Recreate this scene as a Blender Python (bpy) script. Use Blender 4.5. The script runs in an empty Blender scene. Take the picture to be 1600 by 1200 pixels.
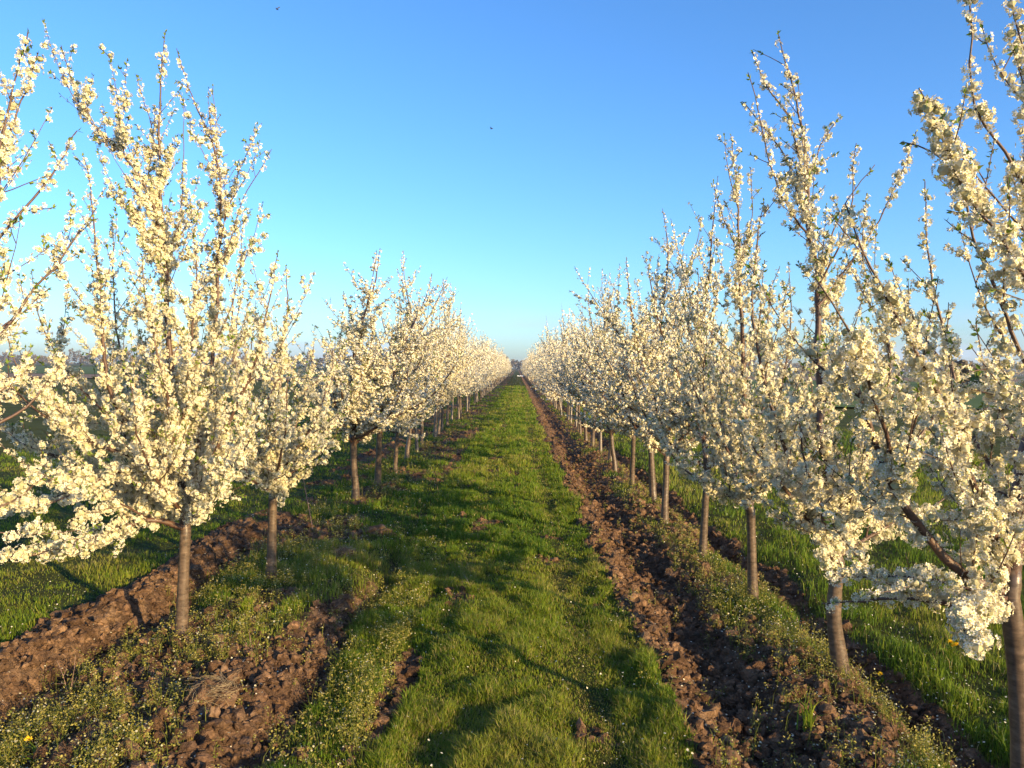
import bpy, math, random
import numpy as np
from mathutils import Matrix, Vector

# ------------------------------------------------------------------ camera, sky, sun, exposure
SC = bpy.context.scene
COL = SC.collection
CAM_H = 1.6
FPX = 1230.0                       # focal length in photo pixels (photo 1600 x 1200)
YAW, PITCH, ROLL = math.radians(0.37), math.radians(1.16), math.radians(0.7)
cam_d = bpy.data.cameras.new('camera')
cam = bpy.data.objects.new('camera', cam_d)
COL.objects.link(cam)
RM = Matrix.Rotation(YAW, 3, 'Z') @ Matrix.Rotation(math.pi / 2 - PITCH, 3, 'X') @ Matrix.Rotation(ROLL, 3, 'Z')
cam.matrix_world = Matrix.Translation((0, 0, CAM_H)) @ RM.to_4x4()
cam_d.sensor_fit = 'HORIZONTAL'
cam_d.sensor_width = 36.0
cam_d.lens = 36.0 * FPX / 1600.0
cam_d.clip_start = 0.02
cam_d.clip_end = 8000
SC.camera = cam

SUN_AZ = 133.0                     # clockwise from +Y: behind the camera, to the right
SUN_EL = 14.0
wd = bpy.data.worlds.new('World')
SC.world = wd
wd.use_nodes = True
nt = wd.node_tree
nt.nodes.clear()
w_out = nt.nodes.new('ShaderNodeOutputWorld')
w_bg = nt.nodes.new('ShaderNodeBackground')
sky = nt.nodes.new('ShaderNodeTexSky')
sky.sky_type = 'NISHITA'
sky.sun_disc = False
sky.sun_elevation = math.radians(SUN_EL)
sky.sun_rotation = math.radians(SUN_AZ)
sky.altitude = 100
sky.air_density = 1.0
sky.dust_density = 1.05
sky.ozone_density = 5.5
w_bg.inputs['Strength'].default_value = 0.15
# clear spring air: a little more saturated than the model's sky, with faint low cloud near the horizon
w_hs = nt.nodes.new('ShaderNodeHueSaturation')
w_hs.inputs['Hue'].default_value = 0.502
w_hs.inputs['Saturation'].default_value = 1.06
w_hs.inputs['Value'].default_value = 1.0
nt.links.new(sky.outputs[0], w_hs.inputs['Color'])
w_tc = nt.nodes.new('ShaderNodeTexCoord')
w_mp = nt.nodes.new('ShaderNodeMapping')
w_mp.inputs['Scale'].default_value = (5, 5, 34)
w_mp.inputs['Location'].default_value = (1.7, 0.4, 0.0)
nt.links.new(w_tc.outputs['Generated'], w_mp.inputs[0])
w_n = nt.nodes.new('ShaderNodeTexNoise')
w_n.inputs['Scale'].default_value = 1.0
w_n.inputs['Detail'].default_value = 5.0
nt.links.new(w_mp.outputs[0], w_n.inputs['Vector'])
w_r = nt.nodes.new('ShaderNodeValToRGB')
w_r.color_ramp.elements[0].position = 0.42
w_r.color_ramp.elements[1].position = 0.64
nt.links.new(w_n.outputs[0], w_r.inputs[0])
w_sep = nt.nodes.new('ShaderNodeSeparateXYZ')
nt.links.new(w_tc.outputs['Generated'], w_sep.inputs[0])
w_b = nt.nodes.new('ShaderNodeValToRGB')
w_b.color_ramp.elements[0].position = 0.0
w_b.color_ramp.elements[0].color = (.85, .85, .85, 1)
w_b.color_ramp.elements[1].position = 0.085
w_b.color_ramp.elements[1].color = (0, 0, 0, 1)
nt.links.new(w_sep.outputs[2], w_b.inputs[0])
w_m = nt.nodes.new('ShaderNodeMath')
w_m.operation = 'MULTIPLY'
nt.links.new(w_r.outputs[0], w_m.inputs[0])
nt.links.new(w_b.outputs[0], w_m.inputs[1])
w_x = nt.nodes.new('ShaderNodeMix')
w_x.data_type = 'RGBA'
w_x.inputs[7].default_value = (2.15, 2.6, 3.4, 1)
nt.links.new(w_m.outputs[0], w_x.inputs[0])
nt.links.new(w_hs.outputs[0], w_x.inputs[6])
nt.links.new(w_x.outputs[2], w_bg.inputs['Color'])
nt.links.new(w_bg.outputs[0], w_out.inputs['Surface'])

sun_d = bpy.data.lights.new('sun', 'SUN')
sun_d.energy = 4.8
sun_d.angle = math.radians(0.55)
sun_d.color = (1.0, 0.73, 0.34)
sun = bpy.data.objects.new('sun', sun_d)
COL.objects.link(sun)
_a, _e = math.radians(SUN_AZ), math.radians(SUN_EL)
SUN_DIR = Vector((math.sin(_a) * math.cos(_e), math.cos(_a) * math.cos(_e), math.sin(_e)))
sun.rotation_euler = SUN_DIR.to_track_quat('Z', 'Y').to_euler()
sun.location = SUN_DIR * 60

SC.view_settings.view_transform = 'Standard'
SC.view_settings.look = 'None'
SC.view_settings.exposure = 1.1
SC.view_settings.gamma = 1.0
SC.view_settings.use_curve_mapping = False
try:
    SC.cycles.max_bounces = 6
    SC.cycles.diffuse_bounces = 4
    SC.cycles.transmission_bounces = 3
    SC.cycles.glossy_bounces = 2
    SC.cycles.use_denoising = True
except Exception:
    pass

# ------------------------------------------------------------------ helpers
def px(u, v, d):
    """point that the photo shows at pixel (u, v), d metres ahead"""
    r = RM @ Vector(((u - 800) / FPX, -(v - 600) / FPX, -1))
    t = d / r.y
    return np.array((r.x * t, d, CAM_H + r.z * t))


def ground_px(u, v):
    r = RM @ Vector(((u - 800) / FPX, -(v - 600) / FPX, -1))
    t = -CAM_H / r.z
    return r.x * t, r.y * t


def tag(o, label=None, cat=None, group=None, kind=None):
    if label:
        o['label'] = label
    if cat:
        o['category'] = cat
    if group:
        o['group'] = group
    if kind:
        o['kind'] = kind
    return o


def empty(name, loc=(0, 0, 0), rz=0.0):
    o = bpy.data.objects.new(name, None)
    o.location = loc
    o.rotation_euler = (0, 0, rz)
    o.empty_display_size = 0.2
    COL.objects.link(o)
    return o


def build(name, V, sizes, idx, mat, parent=None, smooth=False, attrs=None, midx=None):
    """V (n,3); sizes: verts per face; idx: flat vertex indices"""
    me = bpy.data.meshes.new(name)
    V = np.ascontiguousarray(V, dtype=np.float32)
    sizes = np.ascontiguousarray(sizes, dtype=np.int32)
    idx = np.ascontiguousarray(idx, dtype=np.int32)
    me.vertices.add(len(V))
    me.vertices.foreach_set('co', V.ravel())
    me.loops.add(len(idx))
    me.loops.foreach_set('vertex_index', idx)
    me.polygons.add(len(sizes))
    st = np.zeros(len(sizes), np.int32)
    st[1:] = np.cumsum(sizes)[:-1]
    me.polygons.foreach_set('loop_start', st)
    me.polygons.foreach_set('loop_total', sizes)
    me.polygons.foreach_set('use_smooth', np.full(len(sizes), bool(smooth)))
    for m in (mat if isinstance(mat, (list, tuple)) else [mat]):
        me.materials.append(m)
    if midx is not None:
        me.polygons.foreach_set('material_index', np.ascontiguousarray(midx, dtype=np.int32))
    me.update(calc_edges=True)
    if attrs:
        for k, arr in attrs.items():
            a = me.attributes.new(k, 'FLOAT', 'POINT')
            a.data.foreach_set('value', np.ascontiguousarray(arr, dtype=np.float32))
    o = bpy.data.objects.new(name, me)
    COL.objects.link(o)
    if parent is not None:
        o.parent = parent
    return o


class MB:
    """collects pieces of a mesh"""
    def __init__(self):
        self.v, self.s, self.i, self.a, self.m, self.n = [], [], [], [], [], 0

    def add(self, V, sizes, idx, attr=0.5, m=0):
        V = np.asarray(V, dtype=np.float32).reshape(-1, 3)
        self.v.append(V)
        self.s.append(np.asarray(sizes, dtype=np.int32))
        self.i.append(np.asarray(idx, dtype=np.int32) + self.n)
        self.a.append(np.broadcast_to(np.asarray(attr, dtype=np.float32), (len(V),)))
        self.m.append(np.full(len(sizes), m, np.int32))
        self.n += len(V)

    def build(self, name, mat, parent=None, smooth=False):
        if not self.v:
            return None
        return build(name, np.concatenate(self.v), np.concatenate(self.s), np.concatenate(self.i), mat,
                     parent, smooth, {'tint': np.concatenate(self.a)}, np.concatenate(self.m))


def instances(mb, tpl, sizes, idx, P, Rm, scale, attr, m=0):
    """stamp a template at points P with frames Rm (n,3,3) (columns = local axes)"""
    n = len(P)
    if n == 0:
        return
    tpl = np.asarray(tpl, dtype=np.float64)
    V = np.einsum('nij,kj->nki', Rm, tpl) * np.asarray(scale).reshape(-1, 1, 1) + np.asarray(P)[:, None, :]
    k = len(tpl)
    I = (np.asarray(idx)[None, :] + (np.arange(n) * k)[:, None]).ravel()
    S = np.tile(np.asarray(sizes), n)
    mb.add(V.reshape(-1, 3), S, I, np.repeat(np.broadcast_to(attr, (n,)), k), m)


def norm(a):
    return a / np.maximum(np.linalg.norm(a, axis=-1, keepdims=True), 1e-9)


def frames(N, rng):
    """random frames whose third axis is N"""
    N = norm(N)
    r = rng.normal(size=N.shape)
    A = norm(np.cross(N, r))
    B = np.cross(N, A)
    return np.stack((A, B, N), axis=-1)


# ------------------------------------------------------------------ noise in numpy
def _h(ix, iy, seed):
    x = (ix.astype(np.int64) * 374761393 + iy.astype(np.int64) * 668265263 + seed * 982451653) & 0x7fffffff
    x = ((x ^ (x >> 13)) * 1274126177) & 0x7fffffff
    x = x ^ (x >> 16)
    return (x & 0xffff) / 65535.0


def vnoise(x, y, seed=0):
    ix, iy = np.floor(x), np.floor(y)
    fx, fy = x - ix, y - iy
    ix, iy = ix.astype(np.int64), iy.astype(np.int64)
    ux, uy = fx * fx * (3 - 2 * fx), fy * fy * (3 - 2 * fy)
    a, b = _h(ix, iy, seed), _h(ix + 1, iy, seed)
    c, d = _h(ix, iy + 1, seed), _h(ix + 1, iy + 1, seed)
    return (a * (1 - ux) + b * ux) * (1 - uy) + (c * (1 - ux) + d * ux) * uy


def fbm(x, y, seed=0, octv=4):
    s, a, t = 0.0, 0.5, 0.0
    for o in range(octv):
        s = s + a * vnoise(x * 2 ** o + 17.3 * o, y * 2 ** o - 9.1 * o, seed + o)
        t += a
        a *= 0.5
    return s / t


def worley(x, y, seed=0):
    ix, iy = np.floor(x).astype(np.int64), np.floor(y).astype(np.int64)
    best = np.full(np.shape(x), 9.0)
    val = np.zeros(np.shape(x))
    for dx in (-1, 0, 1):
        for dy in (-1, 0, 1):
            jx, jy = ix + dx, iy + dy
            qx, qy = jx + _h(jx, jy, seed + 11), jy + _h(jx, jy, seed + 23)
            d = np.sqrt((x - qx) ** 2 + (y - qy) ** 2)
            m = d < best
            best = np.where(m, d, best)
            val = np.where(m, _h(jx, jy, seed + 37), val)
    return best, val


def sstep(a, b, x):
    t = np.clip((x - a) / (b - a), 0, 1)
    return t * t * (3 - 2 * t)


# ------------------------------------------------------------------ terrain shape
PX = [-9, -2.98, -2.78, -2.62, -2.48, -2.34, -2.16, -1.95, -1.70, -1.50, -1.25, -1.12, -1.03, -0.93, -0.68, -0.60, -0.50,
      0.0, .55, .67, .77, .87, 1.00, 1.16, 1.30, 1.45, 1.65, 1.75, 1.88, 2.02, 2.15, 9]
PZ = [.02, .02, .03, .085, .06, -.12, -.03, .0, .02, .05, .05, .02, -.07, -.01, .005, -.025, .0,
      .02, .0, .025, .035, -.02, -.085, -.075, -.02, .015, .02, .0, -.11, -.02, .02, .02]
SX = [-9, -2.88, -2.72, -2.30, -2.12, -1.75, -1.62, -1.05, -0.95, -0.68, -0.60, -0.50, .60, .74, 1.27, 1.38, 1.74, 1.82, 1.98, 2.10, 9]
SZ = [0, .05, 1.0, 1.0, .33, .36, .80, .92, .28, .28, .6, 0., 0., .95, 1.0, .50, .50, .95, .9, 0, 0]


def warp(x, y):
    return x + 0.16 * (fbm(y * 0.55, x * 0.5 + 3, 5, 3) - 0.5) + 0.10 * (vnoise(y * 2.1, x * 1.3, 8) - 0.5)


def soil_mask(x, y):
    xw = warp(x, y)
    s = np.interp(xw, SX, SZ)
    # the left band of turned earth grows patchy further on
    left = (xw < -0.4) & (xw > -1.9)
    s = np.where(left, s * (1 - 0.60 * sstep(4.8, 7.5, y)), s)
    far_band = np.interp(xw, [-2.1, -1.85, -1.35, -1.1], [0, .62, .62, 0]) * sstep(5.5, 7.5, y)
    s = np.maximum(s, far_band)
    s = np.where(xw < -1.9, s * (1 - .45 * sstep(5.5, 8, y)), s)
    n = fbm(x * 2.2, y * 1.5, 21, 4)
    s = np.clip(s + (n - 0.5) * 2.2 * (4 * s * (1 - s) + 0.25 * (s > .01)), 0, 1)
    lane = (xw > -0.5) & (xw < 0.55)
    bare = sstep(0.66, 0.74, fbm(x * 3.1 + 7, y * 2.3, 31, 4))
    s = np.where(lane, np.maximum(s, 0.62 * bare), s)
    return s


def height(x, y, detail=True):
    xw = warp(x, y)
    d = np.abs(y)
    fade = 1 - sstep(40, 160, d)
    near = np.abs(x) < 8.9
    z = np.interp(xw, PX, PZ) * np.where(near, 1, 0)
    z = np.where(near, z, 0.02)
    s = soil_mask(x, y)
    z = z * (0.55 + 0.8 * fbm(x * 0.9 + 4, y * 0.8, 41, 2))
    z = np.where((xw < -.4) & (xw > -1.9), z * (1 - .8 * sstep(5.5, 8.5, y)), z)
    z = np.where(xw < -1.9, z * (1 - .75 * sstep(5.2, 8, y)), z)
    if detail:
        z = z + (fbm(x * 3.0, y * 3.0, 51, 3) - 0.5) * 0.05 * fade
        z = z + (fbm(x * 0.7, y * 0.5, 61, 3) - 0.5) * 0.06 * fade
        amp = s * fade * (1 - sstep(12, 45, d))
        w1, v1 = worley(x * 8.5, y * 8.5, 71)
        w2, v2 = worley(x * 19., y * 19., 81)
        w1b, v1b = worley(x * 4.2, y * 4.2, 91)
        z = z + 1.35 * amp * ((0.45 - w1) * 0.055 * (0.3 + v1) + (0.45 - w2) * 0.020 * (0.4 + v2) + (0.4 - w1b) * 0.06 * (v1b - 0.15))
    return z


def h1(x, y):
    return float(height(np.array([float(x)]), np.array([float(y)]))[0])


# ------------------------------------------------------------------ materials
def new_mat(name):
    m = bpy.data.materials.new(name)
    m.use_nodes = True
    t = m.node_tree
    t.nodes.clear()
    out = t.nodes.new('ShaderNodeOutputMaterial')
    return m, t, out


def nd(t, kind, **kw):
    n = t.nodes.new(kind)
    for k, v in kw.items():
        if k in n.inputs:
            n.inputs[k].default_value = v
        else:
            setattr(n, k, v)
    return n


def ramp(t, stops, fac=None, interp='LINEAR'):
    r = t.nodes.new('ShaderNodeValToRGB')
    r.color_ramp.interpolation = interp
    e = r.color_ramp.elements
    while len(e) < len(stops):
        e.new(0.5)
    for q, (p, c) in zip(e, stops):
        q.position = p
        q.color = (c[0], c[1], c[2], 1)
    if fac is not None:
        t.links.new(fac, r.inputs[0])
    return r


def mixc(t, fac, a, b, mode='MIX'):
    m = t.nodes.new('ShaderNodeMix')
    m.data_type = 'RGBA'
    m.blend_type = mode
    for sock, val in ((m.inputs[0], fac), (m.inputs[6], a), (m.inputs[7], b)):
        if hasattr(val, 'links'):
            t.links.new(val, sock)
        elif isinstance(val, (int, float)):
            sock.default_value = val
        else:
            sock.default_value = (val[0], val[1], val[2], 1)
    return m.outputs[2]


def leafy(name, stops, trans=0.35, rough=0.6, spec=0.2, noise_scale=None):
    """thin plant tissue: colour by per-piece tint, partly translucent"""
    m, t, out = new_mat(name)
    at = nd(t, 'ShaderNodeAttribute', attribute_name='tint')
    r = ramp(t, stops, at.outputs['Fac'])
    p = nd(t, 'ShaderNodeBsdfPrincipled', Roughness=rough)
    p.inputs['Specular IOR Level'].default_value = spec
    tr = nd(t, 'ShaderNodeBsdfTranslucent')
    t.links.new(r.outputs[0], p.inputs['Base Color'])
    t.links.new(r.outputs[0], tr.inputs['Color'])
    mx = nd(t, 'ShaderNodeMixShader')
    mx.inputs[0].default_value = trans
    t.links.new(p.outputs[0], mx.inputs[1])
    t.links.new(tr.outputs[0], mx.inputs[2])
    t.links.new(mx.outputs[0], out.inputs['Surface'])
    return m


M_PETAL = leafy('petal', [(0.0, (.74, .665, .47)), (.5, (.82, .75, .565)), (.93, (.84, .79, .66)), (.96, (.55, .52, .16)), (1.0, (.58, .52, .13))], 0.2, 0.7, 0.15)
M_CALYX = leafy('calyx', [(0.0, (.38, .37, .19)), (.6, (.54, .49, .31)), (1.0, (.64, .59, .41))], 0.2, 0.8, 0.1)
M_LEAF = leafy('young_leaf', [(0.0, (.10, .17, .02)), (.6, (.19, .27, .035)), (1.0, (.27, .32, .06))], 0.35, 0.5, 0.3)
M_GRASS = leafy('grass_blade', [(0.0, (.060, .128, .010)), (.45, (.145, .220, .015)), (.8, (.245, .272, .026)), (.92, (.25, .22, .06)), (1.0, (.36, .29, .13))], 0.38, 0.5, 0.25)
M_WEED = leafy('weed', [(0.0, (.055, .085, .02)), (.5, (.135, .155, .026)), (.8, (.24, .225, .04)), (.93, (.37, .31, .08)), (1.0, (.55, .52, .38))], 0.3, 0.6, 0.2)
M_STRAW = leafy('dry_straw', [(0.0, (.20, .14, .08)), (1.0, (.42, .33, .20))], 0.1, 0.7, 0.2)
M_FIELDTREE = leafy('bare_twigs', [(0.0, (.10, .085, .070)), (.6, (.14, .115, .09)), (1.0, (.10, .12, .05))], 0.1, 0.9, 0.1)


def bark_mat(name, dark, light, scale, rough):
    m, t, out = new_mat(name)
    tc = nd(t, 'ShaderNodeTexCoord')
    mp = nd(t, 'ShaderNodeMapping')
    mp.inputs['Scale'].default_value = (scale, scale, scale * 2.2)
    t.links.new(tc.outputs['Object'], mp.inputs[0])
    n = nd(t, 'ShaderNodeTexNoise', Scale=1.0, Detail=6.0, Roughness=0.65)
    t.links.new(mp.outputs[0], n.inputs['Vector'])
    mp2 = nd(t, 'ShaderNodeMapping')
    mp2.inputs['Scale'].default_value = (scale * .8, scale * .8, scale * 4)
    t.links.new(tc.outputs['Object'], mp2.inputs[0])
    n2 = nd(t, 'ShaderNodeTexNoise', Scale=1.0, Detail=3.0, Roughness=0.5)
    t.links.new(mp2.outputs[0], n2.inputs['Vector'])
    r = ramp(t, [(.32, dark), (.68, light)], n.outputs[0])
    r2 = ramp(t, [(.58, (0, 0, 0)), (.78, (.6, .6, .6))], n2.outputs[0])
    c = mixc(t, r2.outputs[0], r.outputs[0], (light[0] * 1.35, light[1] * 1.3, light[2] * 1.25))
    p = nd(t, 'ShaderNodeBsdfPrincipled', Roughness=rough)
    p.inputs['Specular IOR Level'].default_value = 0.5
    t.links.new(c, p.inputs['Base Color'])
    b = nd(t, 'ShaderNodeBump', Strength=0.5, Distance=0.004)
    t.links.new(n.outputs[0], b.inputs['Height'])
    t.links.new(b.outputs[0], p.inputs['Normal'])
    t.links.new(p.outputs[0], out.inputs['Surface'])
    return m


M_BARK = bark_mat('plum_bark', (.042, .029, .022), (.165, .115, .080), 22, 0.32)
M_TWIG = bark_mat('plum_twig', (.055, .032, .024), (.125, .066, .045), 40, 0.5)


def soil_nodes(t, vec):
    n = nd(t, 'ShaderNodeTexNoise', Scale=5.0, Detail=8.0, Roughness=0.7)
    t.links.new(vec, n.inputs['Vector'])
    n2 = nd(t, 'ShaderNodeTexNoise', Scale=55.0, Detail=5.0, Roughness=0.7)
    t.links.new(vec, n2.inputs['Vector'])
    r = ramp(t, [(.28, (.080, .047, .031)), (.48, (.170, .104, .065)), (.64, (.265, .172, .108)), (.8, (.36, .255, .17))], n.outputs[0])
    r2 = ramp(t, [(.3, (.5, .48, .46)), (.7, (1.25, 1.2, 1.15))], n2.outputs[0])
    c = mixc(t, 1.0, r.outputs[0], r2.outputs[0], 'MULTIPLY')
    n3 = nd(t, 'ShaderNodeTexNoise', Scale=19.0, Detail=6.0, Roughness=0.75)
    t.links.new(vec, n3.inputs['Vector'])
    vo = nd(t, 'ShaderNodeTexVoronoi', feature='DISTANCE_TO_EDGE', Scale=11.0)
    wv = nd(t, 'ShaderNodeVectorMath', operation='MULTIPLY_ADD')
    t.links.new(n3.outputs['Color'], wv.inputs[0])
    wv.inputs[1].default_value = (.09, .09, .09)
    t.links.new(vec, wv.inputs[2])
    t.links.new(wv.outputs[0], vo.inputs['Vector'])
    cr = ramp(t, [(0.0, (0, 0, 0)), (.10, (1, 1, 1))], vo.outputs['Distance'])
    hh = nd(t, 'ShaderNodeMath', operation='MULTIPLY_ADD')
    t.links.new(cr.outputs[0], hh.inputs[0])
    hh.inputs[1].default_value = .45
    t.links.new(n3.outputs[0], hh.inputs[2])
    h2 = nd(t, 'ShaderNodeMath', operation='MULTIPLY_ADD')
    t.links.new(n2.outputs[0], h2.inputs[0])
    h2.inputs[1].default_value = .6
    t.links.new(hh.outputs[0], h2.inputs[2])
    return c, h2.outputs[0], n.outputs[0]


def ground_material():
    m, t, out = new_mat('ground')
    g = nd(t, 'ShaderNodeNewGeometry')
    pos = g.outputs['Position']
    sc, bump_h, big = soil_nodes(t, pos)
    at = nd(t, 'ShaderNodeAttribute', attribute_name='soil')
    ng = nd(t, 'ShaderNodeTexNoise', Scale=1.3, Detail=7.0, Roughness=0.65)
    t.links.new(pos, ng.inputs['Vector'])
    ng2 = nd(t, 'ShaderNodeTexNoise', Scale=30.0, Detail=5.0, Roughness=0.7)
    t.links.new(pos, ng2.inputs['Vector'])
    r = ramp(t, [(.30, (.040, .045, .013)), (.55, (.066, .080, .016)), (.75, (.115, .105, .032))], ng.outputs[0])
    r2 = ramp(t, [(.3, (.55, .55, .55)), (.7, (1.25, 1.25, 1.2))], ng2.outputs[0])
    gc = mixc(t, 1.0, r.outputs[0], r2.outputs[0], 'MULTIPLY')
    # ragged edge between turf and soil
    ad = nd(t, 'ShaderNodeMath', operation='ADD')
    t.links.new(at.outputs['Fac'], ad.inputs[0])
    mm = nd(t, 'ShaderNodeMath', operation='MULTIPLY_ADD')
    t.links.new(ng2.outputs[0], mm.inputs[0])
    mm.inputs[1].default_value = 0.9
    mm.inputs[2].default_value = -0.45
    t.links.new(mm.outputs[0], ad.inputs[1])
    e = ramp(t, [(.30, (0, 0, 0)), (.55, (1, 1, 1))], ad.outputs[0])
    c = mixc(t, e.outputs[0], gc, sc)
    p = nd(t, 'ShaderNodeBsdfPrincipled', Roughness=0.95)
    p.inputs['Specular IOR Level'].default_value = 0.1
    t.links.new(c, p.inputs['Base Color'])
    b = nd(t, 'ShaderNodeBump', Strength=1.0, Distance=0.022)
    t.links.new(bump_h, b.inputs['Height'])
    t.links.new(b.outputs[0], p.inputs['Normal'])
    t.links.new(p.outputs[0], out.inputs['Surface'])
    return m


def soil_material():
    m, t, out = new_mat('dry_soil')
    g = nd(t, 'ShaderNodeNewGeometry')
    sc, bump_h, big = soil_nodes(t, g.outputs['Position'])
    at = nd(t, 'ShaderNodeAttribute', attribute_name='tint')
    tr = ramp(t, [(0.0, (.62, .58, .56)), (.5, (1.0, 1.0, 1.0)), (1.0, (1.35, 1.32, 1.28))], at.outputs['Fac'])
    sc = mixc(t, 1.0, sc, tr.outputs[0], 'MULTIPLY')
    p = nd(t, 'ShaderNodeBsdfPrincipled', Roughness=0.95)
    p.inputs['Specular IOR Level'].default_value = 0.1
    t.links.new(sc, p.inputs['Base Color'])
    b = nd(t, 'ShaderNodeBump', Strength=1.0, Distance=0.016)
    t.links.new(bump_h, b.inputs['Height'])
    t.links.new(b.outputs[0], p.inputs['Normal'])
    t.links.new(p.outputs[0], out.inputs['Surface'])
    return m


def flat_mat(name, a, b, scale, rough=0.95):
    m, t, out = new_mat(name)
    g = nd(t, 'ShaderNodeNewGeometry')
    n = nd(t, 'ShaderNodeTexNoise', Scale=scale, Detail=6.0, Roughness=0.65)
    t.links.new(g.outputs['Position'], n.inputs['Vector'])
    r = ramp(t, [(.35, a), (.65, b)], n.outputs[0])
    p = nd(t, 'ShaderNodeBsdfPrincipled', Roughness=rough)
    p.inputs['Specular IOR Level'].default_value = 0.15
    t.links.new(r.outputs[0], p.inputs['Base Color'])
    t.links.new(p.outputs[0], out.inputs['Surface'])
    return m


M_GROUND = ground_material()
M_SOIL = soil_material()

# ------------------------------------------------------------------ ground sheet
def grow_axis(a, b, step, f, end):
    xs = list(np.arange(a, b + 1e-6, step))
    s = step
    while xs[-1] < end:
        s *= f
        xs.append(xs[-1] + s)
    return xs


xr = grow_axis(-3.1, 2.5, 0.022, 1.12, 3500)
xl = [-3.1 - (q - 2.5) for q in xr if q > 2.5][::-1]
gx = np.array(xl + xr)
yr = grow_axis(2.3, 7.2, 0.022, 1.022, 160)
s_ = yr[-1] - yr[-2]
while yr[-1] < 5000:
    s_ *= 1.18
    yr.append(yr[-1] + s_)
yb = []
q, s_ = 2.3, 0.03
while q > -300:
    s_ *= 1.13
    q -= s_
    yb.append(q)
gy = np.array(yb[::-1] + yr)
GX, GY = np.meshgrid(gx, gy)
GZ = height(GX.ravel(), GY.ravel())
GS = soil_mask(GX.ravel(), GY.ravel())
ny, nx = GX.shape
ii = np.arange(ny * nx).reshape(ny, nx)
quads = np.stack((ii[:-1, :-1], ii[:-1, 1:], ii[1:, 1:], ii[1:, :-1]), axis=-1).reshape(-1, 4)
g_o = build('ground', np.stack((GX.ravel(), GY.ravel(), GZ), axis=-1), np.full(len(quads), 4), quads.ravel(), M_GROUND,
            None, True, {'soil': GS})
tag(g_o, 'grass strip and turned brown earth running between the two rows of trees', 'ground', kind='structure')


def sheet(name, pts, z, mat, label, cat='field'):
    V = np.array([(a, b, z) for a, b in pts])
    o = build(name, V, [len(pts)], np.arange(len(pts)), mat)
    return tag(o, label, cat, kind='structure')


M_PLOUGH = flat_mat('ploughed', (.16, .105, .07), (.23, .155, .10), 0.15)
M_CROP = flat_mat('green_crop', (.055, .095, .018), (.085, .125, .028), 0.08)
M_CROP2 = flat_mat('pale_crop', (.085, .11, .03), (.13, .14, .045), 0.05)
sheet('ploughed_field', [(-900, 78), (-9.5, 78), (-9.5, 104), (-900, 110)], 0.10, M_PLOUGH, 'bare brown ploughed strip across the fields left of the trees')
sheet('green_field', [(-1500, 110), (-9.5, 104), (-9.5, 300), (-1500, 330)], 0.14, M_CROP, 'distant green crop field beyond the brown strip on the left')
sheet('green_field', [(10, 34), (900, 34), (900, 135), (10, 135)], 0.10, M_CROP, 'flat green crop field right of the right-hand tree row')
sheet('ploughed_field', [(10, 135), (1500, 135), (1500, 240), (10, 240)], 0.14, M_PLOUGH, 'far brown ploughed strip beyond the green field on the right')

# ------------------------------------------------------------------ tree skeletons
def smooth_line(P, step):
    P = np.asarray(P, dtype=float)
    if len(P) == 2:
        Q = P
        L = np.linalg.norm(P[1] - P[0])
        n = max(2, int(L / step) + 1)
        t = np.linspace(0, 1, n)[:, None]
        return P[0] * (1 - t) + P[1] * t
    out = []
    E = np.vstack((2 * P[0] - P[1], P, 2 * P[-1] - P[-2]))
    for k in range(1, len(E) - 2):
        a, b, c, d = E[k - 1], E[k], E[k + 1], E[k + 2]
        n = max(1, int(np.linalg.norm(c - b) / step))
        for t in np.linspace(0, 1, n, endpoint=False):
            out.append(0.5 * ((2 * b) + (c - a) * t + (2 * a - 5 * b + 4 * c - d) * t * t + (3 * b - a - 3 * c + d) * t ** 3))
    out.append(P[-1])
    return np.array(out)


class Br:
    def __init__(s, pts, r0, r1, c0, c1, sp=0.04, t0=0.1, dens=1.0, lv=1):
        s.p, s.r0, s.r1, s.c0, s.c1, s.sp, s.t0, s.dens, s.lv = pts, r0, r1, c0, c1, sp, t0, dens, lv
        d = np.linalg.norm(np.diff(pts, axis=0), axis=1)
        s.cum = np.concatenate(([0], np.cumsum(d)))
        s.L = s.cum[-1]

    def at(s, t):
        q = t * s.L
        P = np.array([np.interp(q, s.cum, s.p[:, k]) for k in range(3)]).T
        q2 = np.minimum(q + 0.02, s.L)
        q1 = np.maximum(q2 - 0.04, 0)
        P2 = np.array([np.interp(q2, s.cum, s.p[:, k]) for k in range(3)]).T
        P1 = np.array([np.interp(q1, s.cum, s.p[:, k]) for k in range(3)]).T
        return P, norm(P2 - P1)


def curve(start, d0, L, up, rng, wig=0.05, n=None):
    """a shoot that starts along d0 and bends toward the sky"""
    n = n or max(4, int(L / 0.07))
    st = L / n
    P = [np.array(start, float)]
    d = norm(np.array(d0, float))
    for _ in range(n):
        d = norm(d + np.array((0, 0, up * st)) + rng.normal(size=3) * wig)
        P.append(P[-1] + d * st)
    return np.array(P)


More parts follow.
